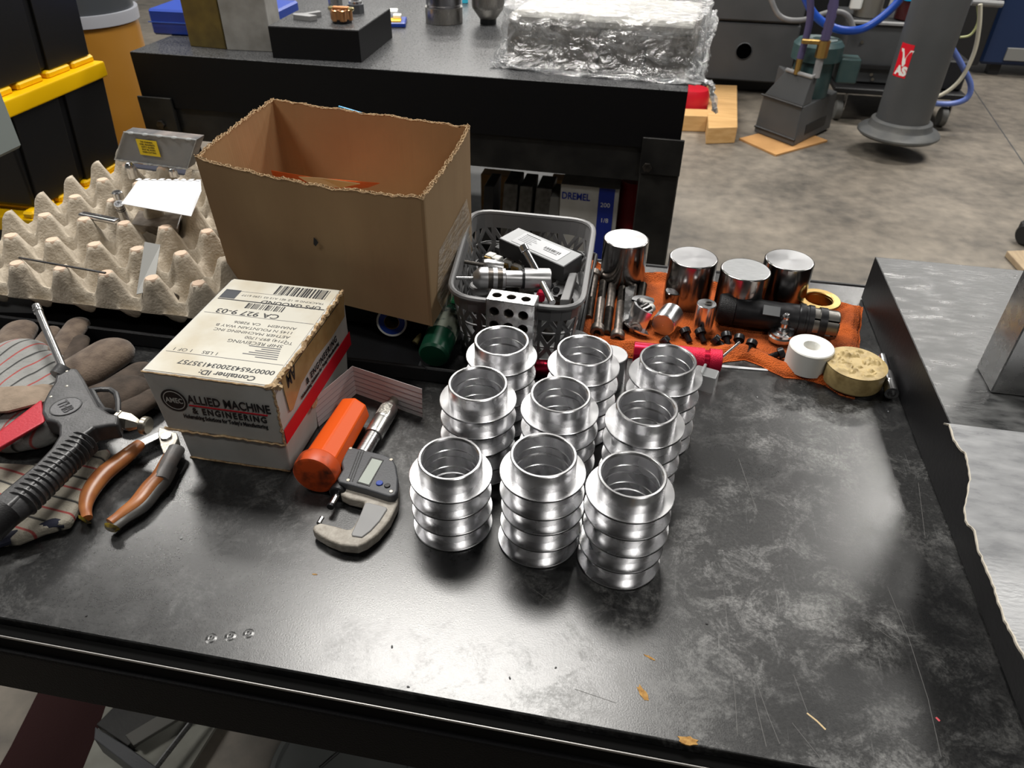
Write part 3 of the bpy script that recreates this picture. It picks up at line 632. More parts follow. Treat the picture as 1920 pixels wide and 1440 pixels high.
# white note
zn = .125
nt = thing('paper_note', 'white spiral-torn note paper lying on the egg tray', 'note', P(300, 380, zn))
n4 = [P(*Z5(885, 592), zn), P(*Z5(1395, 685), zn), P(*Z5(1470, 500), zn), P(*Z5(1465, 425), zn+.004), P(*Z5(1010, 420), zn+.004)]
put('sheet', poly3([n4[0], n4[1], n4[2], n4[3], n4[4]], .0006), PAPER, nt, smooth=0)
for k in range(9):
    t = k/8.4; p = n4[4].lerp(n4[3], t)
    put('torn_tab', MB().prism([(p.x-.005, p.y-.002), (p.x+.004, p.y-.002), (p.x+.005, p.y+.004+.003*(k % 2)), (p.x-.003, p.y+.007-.002*(k % 3))], T+zn+.0045, T+zn+.0052), PAPER, nt, smooth=0)
Mn = frame(P(*Z5(1090, 560), zn+.0008), (1, .15, 0), (-.15, 1, 0))
text('handwriting', 'S', .026, Mn, mat('pencil', (.35, .36, .4), .8), nt)
# chrome tube standing, folding knife, small sockets
p0, p1 = P(*Z5(925, 735), .075), P(*Z5(865, 590), .120)
sk = thing('chrome_socket_tube', 'chrome tube socket propped in the egg tray beside the note', 'socket', p0); Ms = along(p0, p1); L_ = (p1-p0).length
put('tube', MB().lathe([(.0075, 0), (.0075, L_*.86), (.0082, L_*.88), (.0082, L_), (.0055, L_), (.0055, L_*.7), (0, L_*.7)], 20, Ms), CHROME, sk)
for q in (.72, .8): put('groove_ring', MB().lathe([(.0076, L_*q), (.0079, L_*q), (.0079, L_*q+.001), (.0076, L_*q+.001)], 20, Ms, close=True), BLKOX, sk)
solo('chrome_socket', MB().lathe([(0, 0), (.009, 0), (.009, .012), (.007, .014), (.0045, .014), (.0045, .006), (0, .006)], 18, Matrix.Translation(P(*Z5(868, 555), .105))), CHROME, 'short open chrome socket at the corner of the note', 'socket')
solo('chrome_cap_nut', MB().lathe([(0, 0), (.009, 0), (.009, .014), (.0095, .018), (.0085, .025), (.005, .030), (0, .0315)], 20, Matrix.Translation(P(*Z5(970, 400), .085))), CHROME, 'domed chrome cap in the egg tray behind the note', 'cap nut')
solo('steel_ball_cap', MB().lathe([(0, 0), (.008, 0), (.008, .010), (.006, .015), (0, .017)], 16, Matrix.Translation(P(*Z5(1270, 390), .10))), CHROME, 'small steel dome just behind the torn note tabs', 'cap')
kf = thing('chrome_folding_knife', 'slim chrome folding tool handle lying in the egg tray', 'tool', P(*Z5(720, 700), .09))
k0, k1 = P(*Z5(590, 668), .100), P(*Z5(860, 722), .100); Mk = frame(k0, k1-k0, (-(k1-k0).y, (k1-k0).x, 0)); kl = (k1-k0).length
put('handle', MB().box((kl/2, 0, 0), (kl, .015, .009), Mk, bev=.0035, seg=3), CHROME, kf)
put('slot', MB().box((kl*.5, .0, .0047), (kl*.8, .005, .001), Mk), BLKOX, kf)
put('slider', MB().box((kl*.5, .0, .0056), (.012, .005, .002), Mk, bev=.0008), CHROME, kf)
solo('brown_parts_box', MB().hexa([P(*Z5(x, y), .06) for x, y in ((950, 790), (1300, 830), (1330, 720), (1010, 690))]+[P(*Z5(x, y), .082) for x, y in ((950, 740), (1295, 775), (1330, 660), (1010, 640))]), mat('smoky_brown_plastic', (.13, .10, .08), .3, col2=(.28, .24, .2), ns=60), 'smoky brown plastic box under the white note', 'box', smooth=0, bevel=.002)
solo('dark_set_screw', MB().cyl(.006, 0, .02, 12, along(P(*Z5(1235, 1250), .058), P(*Z5(1300, 1290), .058)), .001), DARKST, 'dark stub screw in a front cup of the egg tray', 'screw')
text('pencil_mark', 'TL', .009, frame(PY(*Z5(1092, 1236), EY0+.012), (1, 0, 0), (0, .45, 1)), GREYINK, et)
# clear organiser case with yellow sticker
q = [P(*Z5(840, 268), .105), P(*Z5(1365, 338), .105), P(*Z5(1432, 125), .165), P(*Z5(905, 68), .165)]
oc = thing('clear_parts_case', 'clear plastic parts case with a yellow sticker, behind the egg tray posts', 'parts case', q[0])
nq = (q[1]-q[0]).cross(q[3]-q[0]).normalized()
def offs(pts, d): return [p+nq*d for p in pts]
put('case_back', MB().hexa(offs(q, -.026)+offs(q, -.002)), mat('dark_parts_fill', (.06, .062, .066), .5, col2=(.19, .16, .145), ns=26, nd=2), oc, smooth=0)
put('lid', MB().hexa(offs(q, -.0018)+offs(q, 0)), mat('hazy_lid', (.42, .43, .44), .25, alpha=.42), oc, smooth=0)
put('rim', MB().tube(offs(q+[q[0]], .0005), .0016, 6), CLEAR, oc)
for k in range(5):
    for s_, e_ in ((q[0], q[1]), (q[3], q[2])): put('snap_tab', MB().sphere(s_.lerp(e_, .1+.2*k)+nq*.001, .0042, (1.6, 1, .6), 10, 6), CLEAR, oc)
Mo = frame(q[0], q[1]-q[0], q[3]-q[0]); wd = (q[1]-q[0]).length; hh = (q[3]-q[0]).dot(Mo.to_3x3() @ Vector((0, 1, 0)))
stk = quad('sticker', Mo, wd*.40, hh*.30, wd*.68, hh*.82, mat('bright_yellow_sticker', (.85, .62, .02), .5), oc, .0008, label='yellow rounded sticker')
for k, s_ in enumerate(('THE WARNING', 'STEEL FRAGMENTS', 'SAFETY GLASSES', 'MUST BE WORN', 'WHEN CUTTING')):
    text('print', s_, hh*.085, Mo @ Matrix.Translation((wd*.54, hh*(.72-.085*k), .001)), INK, stk, 'CENTER', sx=.8)
solo('navy_card', MB().hexa(offs([P(*Z5(*p), .085) for p in ((960, 330), (1340, 385), (1350, 345), (950, 300))], -.004)+offs([P(*Z5(*p), .085) for p in ((960, 330), (1340, 385), (1350, 345), (950, 300))], 0)), NAVY, 'navy blue card lying under the clear parts case', 'card', smooth=0)

# ============================================================ LEFT: container, gloves, blow gun, pliers
c = P(0, 565, .02)
gc = thing('grey_plastic_tub', 'grey translucent plastic tub tucked under the left end of the egg tray', 'tub', W(-1.10, .83))
tp_ = [P(-60, 600, .006), P(48, 602, .006), P(62, 575, .012), P(64, 545, .03), P(40, 520, .04), P(-60, 512, .04)]
put('tub_wall', slab([(-60, 545), (52, 548), (62, 530), (62, 520), (-60, 520)], .045, .002), GREYP, gc, bevel=.004)
put('tub_lid', slab([(-62, 575), (45, 578), (64, 560), (66, 520), (-62, 516)], .012, .002), GREYP, gc, bevel=.004)
Z4 = pxm(0, 520, 6.857)
def cap_chain(mb, pts, rs, flat=.55): mb.tube(pts, rs, 14, flat=flat); 
def blobs(mb, lst):
    for a_, b_, r0, r1 in lst:
        a_, b_ = Vector(a_), Vector(b_)
        for k in range(9):
            t = k/8; r_ = r0+(r1-r0)*t; mb.sphere(a_.lerp(b_, t), r_, (1, 1, .55), 14, 8)
    return mb
gl = thing('work_glove', 'brown suede and striped canvas work glove under the blow gun, fingers to the back', 'glove', P(60, 760), group='pair of work gloves')
def pp(x, y, z=.018): return P(x, y, z)
# palm and cuff of canvas, fingers and thumb of suede
put('canvas_back', blobs(MB(), [(pp(30, 680, .02), pp(40, 800, .018), .05, .045), (pp(80, 690, .02), pp(70, 800, .018), .035, .04)]), CANVAS, gl, remesh=.004)
for A_, B_, r0, r1 in (((20, 650), (8, 618), .026, .024), ((22, 632), (48, 610), .024, .021)): pass
f1 = [((14, 655), (36, 622), .030, .027), ((78, 650), (96, 622), .017, .014), ((105, 668), (145, 610), .021, .0195), ((128, 700), (150, 640), .019, .015), ((150, 700), (205, 665), .037, .036)]
for k, (A_, B_, r0, r1) in enumerate(f1):
    put('finger' if k < 4 else 'thumb', blobs(MB(), [(pp(*A_, .022), pp(*B_, .024), r0, r1)]), LEATH if k != 3 else LEATHD, gl, remesh=.003)
put('knuckle_strap', MB().tube([pp(-30, 752, .048), pp(25, 748, .052), pp(75, 738, .046), pp(100, 728, .038)], [.028, .029, .027, .02], 14, flat=.22), mat('light_brown_suede', (.20, .155, .115), .95, col2=(.26, .2, .15), ns=60, bump=.7, bs=380), gl, label='lighter suede knuckle strap')
cf = [(0, 868), (150, 840), (196, 835), (175, 905), (125, 975), (84, 985), (40, 1000), (0, 1010)]
put('cuff', slab([(-60, 862), (60, 868), (150, 850), (205, 838), (170, 905), (128, 978), (80, 990), (30, 1010), (-60, 1020)], .016, .002), CUFF, gl, bevel=.005, bseg=3)
put('cuff_binding', MB().tube([P(70, 992, .010), P(100, 982, .012), P(122, 980, .010)], .007, 10, flat=.8), NAVY, gl)
put('cuff_binding', MB().tube([P(-40, 1028, .010), P(10, 1012, .012), P(35, 1002, .010)], .008, 10, flat=.8), NAVY, gl)
g2 = thing('work_glove', 'dark brown suede work glove lying between the blow gun and the white carton', 'glove', P(230, 730), group='pair of work gloves')
put('palm', blobs(MB(), [(pp(160, 770, .016), pp(235, 735, .018), .04, .035)]), LEATHD, g2, remesh=.004)
put('finger', blobs(MB(), [(pp(215, 735, .02), pp(262, 700, .02), .028, .024)]), LEATHD, g2, remesh=.003)
put('finger', blobs(MB(), [(pp(240, 770, .016), pp(285, 745, .016), .022, .018)]), LEATHD, g2, remesh=.003)
for g_ in (gl, g2):
    for ch_ in bpy.data.objects:
        if ch_.parent == g_:
            for v in ch_.data.vertices: v.co.z = max(v.co.z, .0008)
# blow gun
Zg = pxm(0, 680, 4.113)
gn = thing('air_blow_gun', 'black cast air blow gun with red lever and chrome nozzle lying on the gloves', 'blow gun', P(130, 770, .03))
zg = .062
def gp(x, y, z=zg): return P(*Zg(x, y), z)
head = [(500, 35), (590, 40), (640, 110), (700, 220), (760, 330), (850, 385), (915, 400), (905, 475), (830, 480), (720, 500), (640, 560), (600, 640), (300, 900), (60, 1110), (0, 1170), (-60, 1180), (-60, 1060), (20, 985), (270, 780), (390, 655), (450, 560), (450, 490), (430, 460), (350, 440), (318, 380), (325, 310), (370, 220), (415, 150), (430, 80)]
w_ = [gp(*p) for p in head]
put('body', MB().prism([(p.x, p.y) for p in w_], T+zg-.024, T+zg), GUNB, gn, bevel=.007, bseg=4)
gr = [gp(680, 600, zg-.016), gp(565, 715, zg-.016), gp(435, 850, zg-.016), gp(290, 980, zg-.016), gp(150, 1100, zg-.016), gp(30, 1190, zg-.016), gp(-60, 1260, zg-.016)]
put('grip', MB().tube(gr, [.010, .0135, .0150, .0155, .0155, .0155, .0155], 16), GUNB, gn)
A_, B_ = gp(650, 620, zg-.015), gp(170, 1085, zg-.015); du = (B_-A_)
for k in range(15):
    c = A_.lerp(B_, k/14); ax = du.normalized()
    put('grip_rib', MB().lathe([(.0140, -.0022), (.0178, -.0004), (.0178, .0004), (.0140, .0022)], 18, along(c, c+ax), close=True), GUNB, gn)
put('hose_collar', MB().tube([gp(30, 1140, zg-.012), gp(-120, 1280, zg-.014)], .0205, 18), BLACKP, gn)
put('neck_collar', MB().tube([gp(455, 110, zg-.008), gp(505, 50, zg-.004)], .0125, 16), GUNB, gn)
n0, n1 = gp(500, 80, zg-.006), P(68, 574, .085)
Mz = along(n0, n1); ln = (n1-n0).length
put('nozzle', MB().lathe([(0, 0), (.0052, 0), (.0052, ln*.90), (.0064, ln*.905), (.0064, ln*.925), (.0056, ln*.93), (.0056, ln*.945), (.0064, ln*.95), (.0064, ln*.965), (.0056, ln*.97), (.0056, ln*.98), (.0058, ln), (.003, ln*1.01), (0, ln*1.01)], 20, Mz), CHROME, gn, label='polished metal nozzle tube')
put('lever', MB().hexa([gp(*p, z) for p, z in (((-140, 680), .040), ((-140, 780), .040), ((345, 465), .046), ((325, 280), .046))]+[gp(*p, z) for p, z in (((-140, 625), .056), ((-140, 735), .056), ((352, 455), .060), ((318, 285), .060))]), REDG, gn, bevel=.003, label='red squeeze lever')
lp = [gp(x, y, zg-.004) for x, y in ((705, 215), (780, 205), (850, 208), (895, 240), (910, 300), (912, 395), (860, 375), (800, 365), (760, 310), (715, 225))]
put('hanging_loop', MB().tube(lp+[lp[0]], .0036, 8), GUNB, gn)
i0, i1 = gp(905, 440, zg-.012), gp(1150, 490, zg-.016); Mi = along(i0, i1); li = (i1-i0).length
put('inlet_fitting', MB().lathe([(0, 0), (.0125, 0), (.0125, li*.10), (.0115, li*.12), (.0115, li*.4), (.007, li*.62), (.005, li*.7), (.005, li*.8), (0, li*.8)], 6, Mi), NICKEL, gn, smooth=20, label='nickel hex inlet fitting')
put('thumb_screw', MB().lathe([(0, li*.78), (.0105, li*.78), (.0115, li*.82), (.0115, li*.95), (.0098, li), (0, li)], 28, Mi), NICKEL, gn, label='knurled nickel thumb screw')
bd_ = gp(508, 338, zg+.0002)
put('emblem_ring', MB().lathe([(.0172, 0), (.0186, 0), (.0186, .0008), (.0172, .0008)], 36, Matrix.Translation(bd_), close=True), BLKOX, gn)
put('emblem_face', MB().cyl(.0171, 0, .0005, 32, Matrix.Translation(bd_)), mat('cast_grey', (.11, .11, .115), .4, bump=.4, bs=400), gn)
ex_ = (gp(560, 400)-gp(470, 290)).normalized()
text('emblem_letters', 'THB', .0175, frame(bd_+Vector((0, 0, .0006)), ex_, (-ex_.y, ex_.x, 0)) @ Matrix.Translation((0, -.0062, 0)), BLKOX, gn, 'CENTER', sx=.8, bold=.0003, depth=.0006)
for x, y in ((392, 262), (515, 180), (515, 65)): put('rivet', MB().sphere(gp(x, y, zg), .002, (1, 1, .5), 10, 6), NICKEL, gn)

# pliers
pr_ = thing('pliers', 'pliers with worn amber grips and yellow tips lying before the white carton', 'pliers', P(260, 880))
zp_ = .012
def zz(x, y, z=zp_): return P(*Zg(x, y), z)
def spline(pts, n=6):
    pts = [Vector(p) for p in pts]; out = []
    for i in range(len(pts)-1):
        p0 = pts[max(i-1, 0)]; p1 = pts[i]; p2 = pts[i+1]; p3 = pts[min(i+2, len(pts)-1)]
        for k in range(n):
            t = k/n; out.append(.5*((2*p1)+(p2-p0)*t+(2*p0-5*p1+4*p2-p3)*t*t+(3*p1-p0-3*p2+p3)*t**3))
    return out+[pts[-1]]
h1 = spline([zz(1085, 625), zz(960, 730), zz(800, 860), zz(700, 990), zz(662, 1100), zz(672, 1200)])
n_ = len(h1); put('handle_grip', MB().tube(h1, [.006+.0060*math.sin(PI*min(1, .12+i/n_*1.0)) for i in range(n_)], 14, flat=.75), GRIPO, pr_, label='worn amber left grip')
h2 = spline([P(322, 850, zp_), P(300, 893, zp_), zz(1160, 960), zz(1060, 1080), zz(950, 1160), zz(850, 1235)])
n_ = len(h2); put('handle_grip', MB().tube(h2, [.0068+.0045*math.sin(PI*min(1, .15+i/n_)) for i in range(n_)], 14, flat=.75), GRIPO, pr_, label='worn amber right grip')
put('grip_tape', MB().tube([q+Vector((.0045, -.0035, -.0035)) for q in h2[3:]], [.0078+.0040*math.sin(PI*min(1, .3+i/n_)) for i in range(n_-3)], 12, flat=.7), GRIPD, pr_, label='black worn underside of the grip')
put('grip_sleeve', MB().tube(spline([P(331, 842, zp_), P(322, 858, zp_), P(309, 882, zp_), P(300, 902, zp_)], 4), .0108, 16, flat=.8), mat('grey_tape', (.13, .13, .13), .35, col2=(.2, .18, .17), ns=50), pr_, label='grey tape band')
for c, d in (((655, 1205), (640, 1222)), ((865, 1265), (850, 1290))): put('yellow_tip', MB().tube([zz(*c, .011), zz(*d, .010)], [.009, .006], 12), mat('chipped_yellow', (.50, .36, .02), .45, col2=(.08, .06, .03), ns=120), pr_)
put('jaw', slab([(250, 845), (300, 820), (305, 806), (260, 826), (244, 832)], .014, .004), STEELB, pr_, bevel=.001)
put('jaw', slab([(298, 800), (332, 812), (334, 822), (322, 845), (306, 850), (300, 835), (296, 812)], .018, .004), mat('pitted_nickel', (.5, .47, .42), .4, .9, bump=.7, bs=300), pr_, bevel=.001, label='pitted pale pivot plate')
put('pivot', MB().cyl(.007, 0, .003, 20, Matrix.Translation(P(312, 820, .0178)), .0005), STEELB, pr_)

# ============================================================ ORANGE TUBE
o0, o1 = P(588, 893, .0275), P(664, 768, .024)
ot = thing('orange_plastic_tube', 'orange octagonal plastic tube with grimy round cap beside the white carton', 'tube', Vector((o0.x, o0.y, T)))
Mo = along(o0, o1); lo_ = (o1-o0).length
put('cap', MB().lathe([(0, -.001), (.023, -.001), (.0265, .001), (.0275, .006), (.0275, .018), (.0250, .022), (0, .022)], 40, Mo), ORANGED, ot, label='grimy orange round cap')
put('tube_body', MB().lathe([(0, .018), (.0255, .018), (.0245, .024), (.0225, lo_-.004), (.0205, lo_), (0, lo_)], 8, Mo @ Matrix.Rotation(.2, 4, 'Z')), ORANGE, ot, smooth=20, bevel=.0015)

# ============================================================ MICROMETER
Zm = pxm(520, 660, 3.6)
mc = thing('digital_micrometer', 'digital outside micrometer with grey display housing lying flat on the bench', 'micrometer', P(650, 900))
def mp_(x, y, z=.02): return P(*Zm(x, y), z)
def mslab(pts, zt_, zb_): return slab([Zm(*p) for p in pts], zt_, zb_)
CAST = mat('cream_frame_enamel', (.42, .39, .34), .5, col2=(.30, .27, .23), ns=120, bump=.6, bs=350)
put('frame', mslab([(405, 880), (430, 960), (480, 985), (590, 1010), (560, 1090), (520, 1165), (500, 1190), (470, 1195), (380, 1170), (290, 1150), (245, 1168), (238, 1190), (255, 1215), (330, 1262), (425, 1300), (540, 1310), (600, 1285), (680, 1225), (760, 1130), (812, 1020), (822, 920), (810, 800), (700, 760), (520, 800)], .017, .003), CAST, mc, bevel=.0025, bseg=3)
put('insulating_pad', mslab([(592, 1018), (615, 1015), (735, 1045), (742, 1060), (690, 1140), (630, 1205), (570, 1250), (505, 1240), (500, 1225), (540, 1140)], .0185, .015), GREYP, mc, bevel=.001, label='grey insulating pad on the frame')
put('housing', mslab([(478, 640), (500, 640), (720, 690), (775, 715), (800, 760), (816, 850), (812, 935), (795, 965), (755, 975), (600, 925), (415, 875), (402, 855), (440, 790), (430, 745), (445, 690)], .027, .010), DGREY, mc, bevel=.0022, bseg=3, label='dark grey display housing')
put('display_bezel', mslab([(632, 705), (718, 728), (622, 905), (535, 880)], .0276, .026), BLACKP, mc, smooth=0)
put('display', mslab([(640, 718), (709, 736), (618, 895), (545, 874)], .0280, .026), LCD, mc, smooth=0, label='blank pale display')
for dx in (0, 17, 34): put('groove', mslab([(546+dx, 668), (552+dx, 669), (475+dx, 874), (469+dx, 872)], .0274, .026), BLACKP, mc, smooth=0)
put('button', MB().cyl(.0042, 0, .0018, 20, Matrix.Translation(mp_(690, 888, .0268)), .0005), BLUEP, mc, label='blue button')
put('button', MB().cyl(.0036, 0, .0018, 20, Matrix.Translation(mp_(742, 905, .0268)), .0005), BLACKP, mc, label='black button')
for x, y in ((495, 652), (478, 866), (768, 942), (768, 728)): put('screw', MB().cyl(.0022, 0, .0008, 12, Matrix.Translation(mp_(x, y, .0268)), .0002), NICKEL, mc)
b0, b1 = mp_(590, 660, .0135), mp_(795, 318, .0135); Mb = along(b0, b1); lb_ = (b1-b0).length
put('sleeve', MB().cyl(.0098, -.01, lb_*.34, 32, Mb), STEELB, mc)
put('thimble', MB().lathe([(0, lb_*.26), (.0118, lb_*.26), (.0124, lb_*.30), (.0124, lb_*.52), (.0118, lb_*.53), (.0118, lb_*.56), (.0124, lb_*.57), (.0124, lb_*.78), (.0112, lb_*.82), (0, lb_*.82)], 40, Mb), CHROME if False else mat('satin_chrome', (.62, .62, .60), .3, 1), mc, label='satin chrome thimble')
put('ratchet', MB().lathe([(0, lb_*.8), (.0068, lb_*.8), (.0068, lb_*.99), (.0055, lb_*1.02), (0, lb_*1.02)], 24, Mb), mat('worn_grey_knob', (.33, .31, .27), .5, .6), mc)
tk = MB()
for k in range(16):
    a_ = 2*PI*k/16; tk.box((0, 0, 0), (.0004, .0004, .004), Mb @ Matrix.Translation((.0124*math.cos(a_), .0124*math.sin(a_), lb_*.32)))
put('thimble_marks', tk, INK, mc, smooth=0)
lbm = MB().lathe([(.01245, lb_*.58), (.0126, lb_*.58), (.0126, lb_*.77), (.01245, lb_*.77)], 24, Mb, a0=-.2, a1=2.2)
put('size_table', lbm, mat('engraved_table', (.62, .60, .54), .4, .2, col2=(.25, .24, .22), ns=420, nd=1, lo=.48, hi=.55), mc, label='engraved conversion table')
s0, s1 = mp_(430, 915, .0125), mp_(355, 1050, .0125); Msp = along(s0, s1); ls = (s1-s0).length
put('lock_collar', MB().lathe([(0, -.004), (.0095, -.004), (.0105, 0), (.0105, ls*.32), (.009, ls*.36), (0, ls*.36)], 28, Msp), BLACKP, mc)
put('spindle', MB().cyl(.0036, 0, ls*.93, 20, Msp), CHROME, mc)
put('spindle_tip', MB().cyl(.0045, ls*.86, ls, 20, Msp, .0005), BLKOX, mc)
put('anvil', MB().cyl(.0028, 0, .010, 16, along(mp_(278, 1160, .0125), mp_(297, 1128, .0125)), .0003), CHROME, mc)

# ============================================================ FOLDED RULED CARD
fc = thing('folded_ruled_card', 'white ruled index card folded upright behind the micrometer', 'card', P(665, 770))
CREAM = mat('pinkish_card', (.62, .56, .56), .7)
B1_ = P(668, 738, .001); B2_ = P(792, 782, .001); B0_ = P(598, 800, .001)
def topof(b, px, py):
    d = ray(px, py); h = Vector((d.x, d.y, 0)); t = ((b.x-CAM.x)*h.x+(b.y-CAM.y)*h.y)/h.dot(h); return Vector((b.x, b.y, (CAM+d*t).z))
hA = .048
L1 = [B1_, B2_, B2_+Vector((.002, .001, hA)), B1_+Vector((0, 0, hA))]; L0 = [B0_, B1_, B1_+Vector((0, 0, hA)), B0_+Vector((0, 0, hA))]
for L__ in (L0, L1):
    pnl = put('card_panel', MB().plate(*L__, .0005), CREAM, fc, smooth=0)
    for k in range(5):
        t = .16+.17*k; a_, b_ = L__[0].lerp(L__[3], t), L__[1].lerp(L__[2], t); nn = (L__[1]-L__[0]).cross(L__[3]-L__[0]).normalized()*.0004
        if nn.dot(CAM-a_) < 0: nn = -nn
        put('rule_line', MB().tube([a_+nn, b_+nn], .00035, 4), mat('rule_ink', (.25, .18, .2), .7), fc if False else pnl, smooth=0)

# ============================================================ BASKET AND CONTENTS
bk = thing('plastic_basket', 'grey perforated plastic basket filled with tooling', 'basket', W(-.155, .985))
zr = .122; K_ = [P(888, 452, zr), P(1108, 458, zr), P(1068, 588, zr), P(850, 556, zr)]
kc = [P(885, 394, zr), P(1116, 416, zr), P(1090, 584, zr), P(838, 556, zr)]
def rrect(cs, rad, n=6):
    out = []; m_ = len(cs)
    for i in range(m_):
        p, a_, b_ = cs[i], cs[i-1], cs[(i+1) % m_]; u = (a_-p).normalized()*rad; v = (b_-p).normalized()*rad
        for k in range(n+1):
            t = k/n; out.append((p+u)*(1-t)**2+p*2*t*(1-t)+(p+v)*t*t)
    return out
cen = sum(kc, Vector())/4
rim_o = rrect(kc, .045)
def ring(sc, z): return [Vector((cen.x+(p.x-cen.x)*sc, cen.y+(p.y-cen.y)*sc, T+z)) for p in rim_o]
put('basket_rim', MB().tube(ring(1.0, zr)+[ring(1.0, zr)[0]], .0045, 8), BASK, bk, label='pale rolled rim')
# walls: frame strips between triangular openings
n = len(rim_o); top_, bot_ = ring(.985, zr-.002), ring(.86, .0075)
def wallpt(s_, v):           # s_ along the outline 0..1, v 0 bottom .. 1 top
    f_ = (s_ % 1)*n; i = int(f_) % n; j = (i+1) % n; t = f_-int(f_); return (bot_[i].lerp(bot_[j], t)).lerp(top_[i].lerp(top_[j], t), v)
per = [0]
for i in range(n): per.append(per[-1]+(rim_o[(i+1) % n]-rim_o[i]).length)
def arc(s_):                 # uniform arc length to index parameter
    d = (s_ % 1)*per[-1]
    for i in range(n):
        if per[i+1] >= d: return (i+(d-per[i])/max(1e-9, per[i+1]-per[i]))/n
    return 0
wm = MB(); NS = 30
def q3(a_, b_, c_, d_): 
    vs = [wm.b.verts.new(x) for x in (a_, b_, c_, d_)]; wm.b.faces.new(vs)
def wp3(s_, v): return wallpt(arc(s_), v)
def band(v0, v1):
    for k in range(NS*2): q3(wp3(k/NS/2, v0), wp3((k+1)/NS/2, v0), wp3((k+1)/NS/2, v1), wp3(k/NS/2, v1))
band(0, .10); band(.80, 1.0)
rows = 3; vh = (.80-.10)/rows
for r_ in range(rows):
    v0 = .10+vh*r_; band(v0, v0+vh*.10)
    for k in range(NS):
        a_, b_ = k/NS, (k+1)/NS; mid = (a_+b_)/2; e_ = .13/NS; lo2, hi2 = v0+vh*.1, v0+vh
        # triangles alternately left open, bars follow their sides
        for (sa, va, sb, vb) in ((a_, lo2, mid, hi2), (mid, hi2, b_, lo2)) if (r_+k) % 2 else ((a_, hi2, mid, lo2), (mid, lo2, b_, hi2)):
            q3(wp3(sa-e_, va), wp3(sa+e_, va), wp3(sb+e_, vb), wp3(sb-e_, vb))
        q3(wp3(a_-e_*.9, lo2), wp3(a_+e_*.9, lo2), wp3(a_+e_*.9, hi2), wp3(a_-e_*.9, hi2))
wo = put('basket_wall', wm, BASK, bk, smooth=0); sm = wo.modifiers.new('s', 'SOLIDIFY'); sm.thickness = .0022; sm.offset = 0
fl = MB(); vs = [fl.b.verts.new(p) for p in bot_]; fl.b.faces.new(vs); fo = put('basket_floor', fl, BASK, bk, smooth=0); fo.modifiers.new('s', 'SOLIDIFY').thickness = .002
# 1-2-3 block in front of the basket
gb0, gb1 = P(910, 561, .140), P(1002, 574, .140)
ux = (gb1-gb0).normalized(); uy = Vector((-ux.y, ux.x, 0)); wdt = (gb1-gb0).length
blk = thing('setup_block', 'ground steel setup block with rows of round holes against the basket', 'setup block', Vector(((gb0.x+gb1.x)/2, (gb0.y+gb1.y)/2, T)))
Mb3 = frame(Vector((gb0.x, gb0.y, T)), ux, uy); dp = .030; hb = .140
mb = MB(); mb.box((wdt/2, dp/2, hb/2), (wdt, dp, hb), Mb3, bev=.0012)
bo = put('block_body', mb, GROUND, blk, smooth=0)
holes = []
for i in range(3):
    holes.append((Mb3 @ Matrix.Translation((wdt*(.18+.30*i), dp*.5, hb)), .0068))
    for j in range(5): holes.append((Mb3 @ Matrix.Translation((wdt*(.18+.30*i), 0, hb-.0175-.0215*j)) @ Matrix.Rotation(PI/2, 4, 'X'), .0072))
cut = MB()
for M_, r_ in holes: cut.cyl(r_, -.014, .003, 20, M_)
co = put('cutter', cut, DARKST, blk); bm_ = bo.modifiers.new('b', 'BOOLEAN'); bm_.object = co; bm_.solver = 'EXACT'
dg = bpy.context.evaluated_depsgraph_get(); me_ = bpy.data.meshes.new_from_object(bo.evaluated_get(dg)); bo.modifiers.clear(); bo.data = me_; bpy.data.objects.remove(co)
for M_, r_ in holes: put('hole_lining', MB().lathe([(r_, .0), (r_*.86, -.001), (r_*.86, -.0135), (0, -.0135)], 20, M_), DARKST, blk)
# black boxed tool with label
Zb = pxm(840, 400, 6.857)
def bp_(x, y, z): return P(*Zb(x, y), z)
zt_ = .128
bt = [bp_(655, 320, zt_), bp_(1490, 690, zt_-.008), bp_(1730, 530, zt_-.008), bp_(905, 185, zt_)]
bx = thing('labelled_black_box', 'slim black box with white printed label lying in the basket', 'box', bt[0]-Vector((0, 0, .035)))
put('box_body', MB().hexa([v-Vector((0, 0, .028)) for v in bt]+bt), mat('grey_lid_card', (.05, .05, .053), .4), bx, smooth=0, bevel=.001)
def lerp2(u, v): return bt[0].lerp(bt[1], u).lerp(bt[3].lerp(bt[2], u), v)
put('lid_face', MB().hexa([lerp2(u, v)+Vector((0, 0, .0001)) for u, v in ((.01, .02), (.99, .02), (.99, .98), (.01, .98))]+[lerp2(u, v)+Vector((0, 0, .0006)) for u, v in ((.01, .02), (.99, .02), (.99, .98), (.01, .98))]), mat('silver_grey_lid', (.30, .31, .32), .35), bx, smooth=0)
Ml = frame(lerp2(0, 0)+Vector((0, 0, .0008)), bt[1]-bt[0], bt[3]-bt[0]); lw, lh = (bt[1]-bt[0]).length, (bt[3]-bt[0]).length
lbl = quad('label', Ml, lw*.16, lh*.12, lw*.86, lh*.88, PAPER, bx, .0003)
barcode('bar_code', Ml @ Matrix.Translation((0, 0, .0003)), lw*.56, lh*.46, lw*.80, lh*.60, 22, INK, lbl, 3)
text('print', 'MACHINE TOOLING', lh*.10, Ml @ Matrix.Translation((lw*.2, lh*.74, .0003)), INK, lbl, bold=.0001) if False else None
for k in range(5): quad('print_rule', Ml @ Matrix.Translation((0, 0, .0003)), lw*.2, lh*(.70-.09*k), lw*(.2+.18+.03*(k % 3)), lh*(.72-.09*k), GREYINK, lbl)
quad('print_rule', Ml @ Matrix.Translation((0, 0, .0003)), lw*.2, lh*.78, lw*.42, lh*.82, INK, lbl)
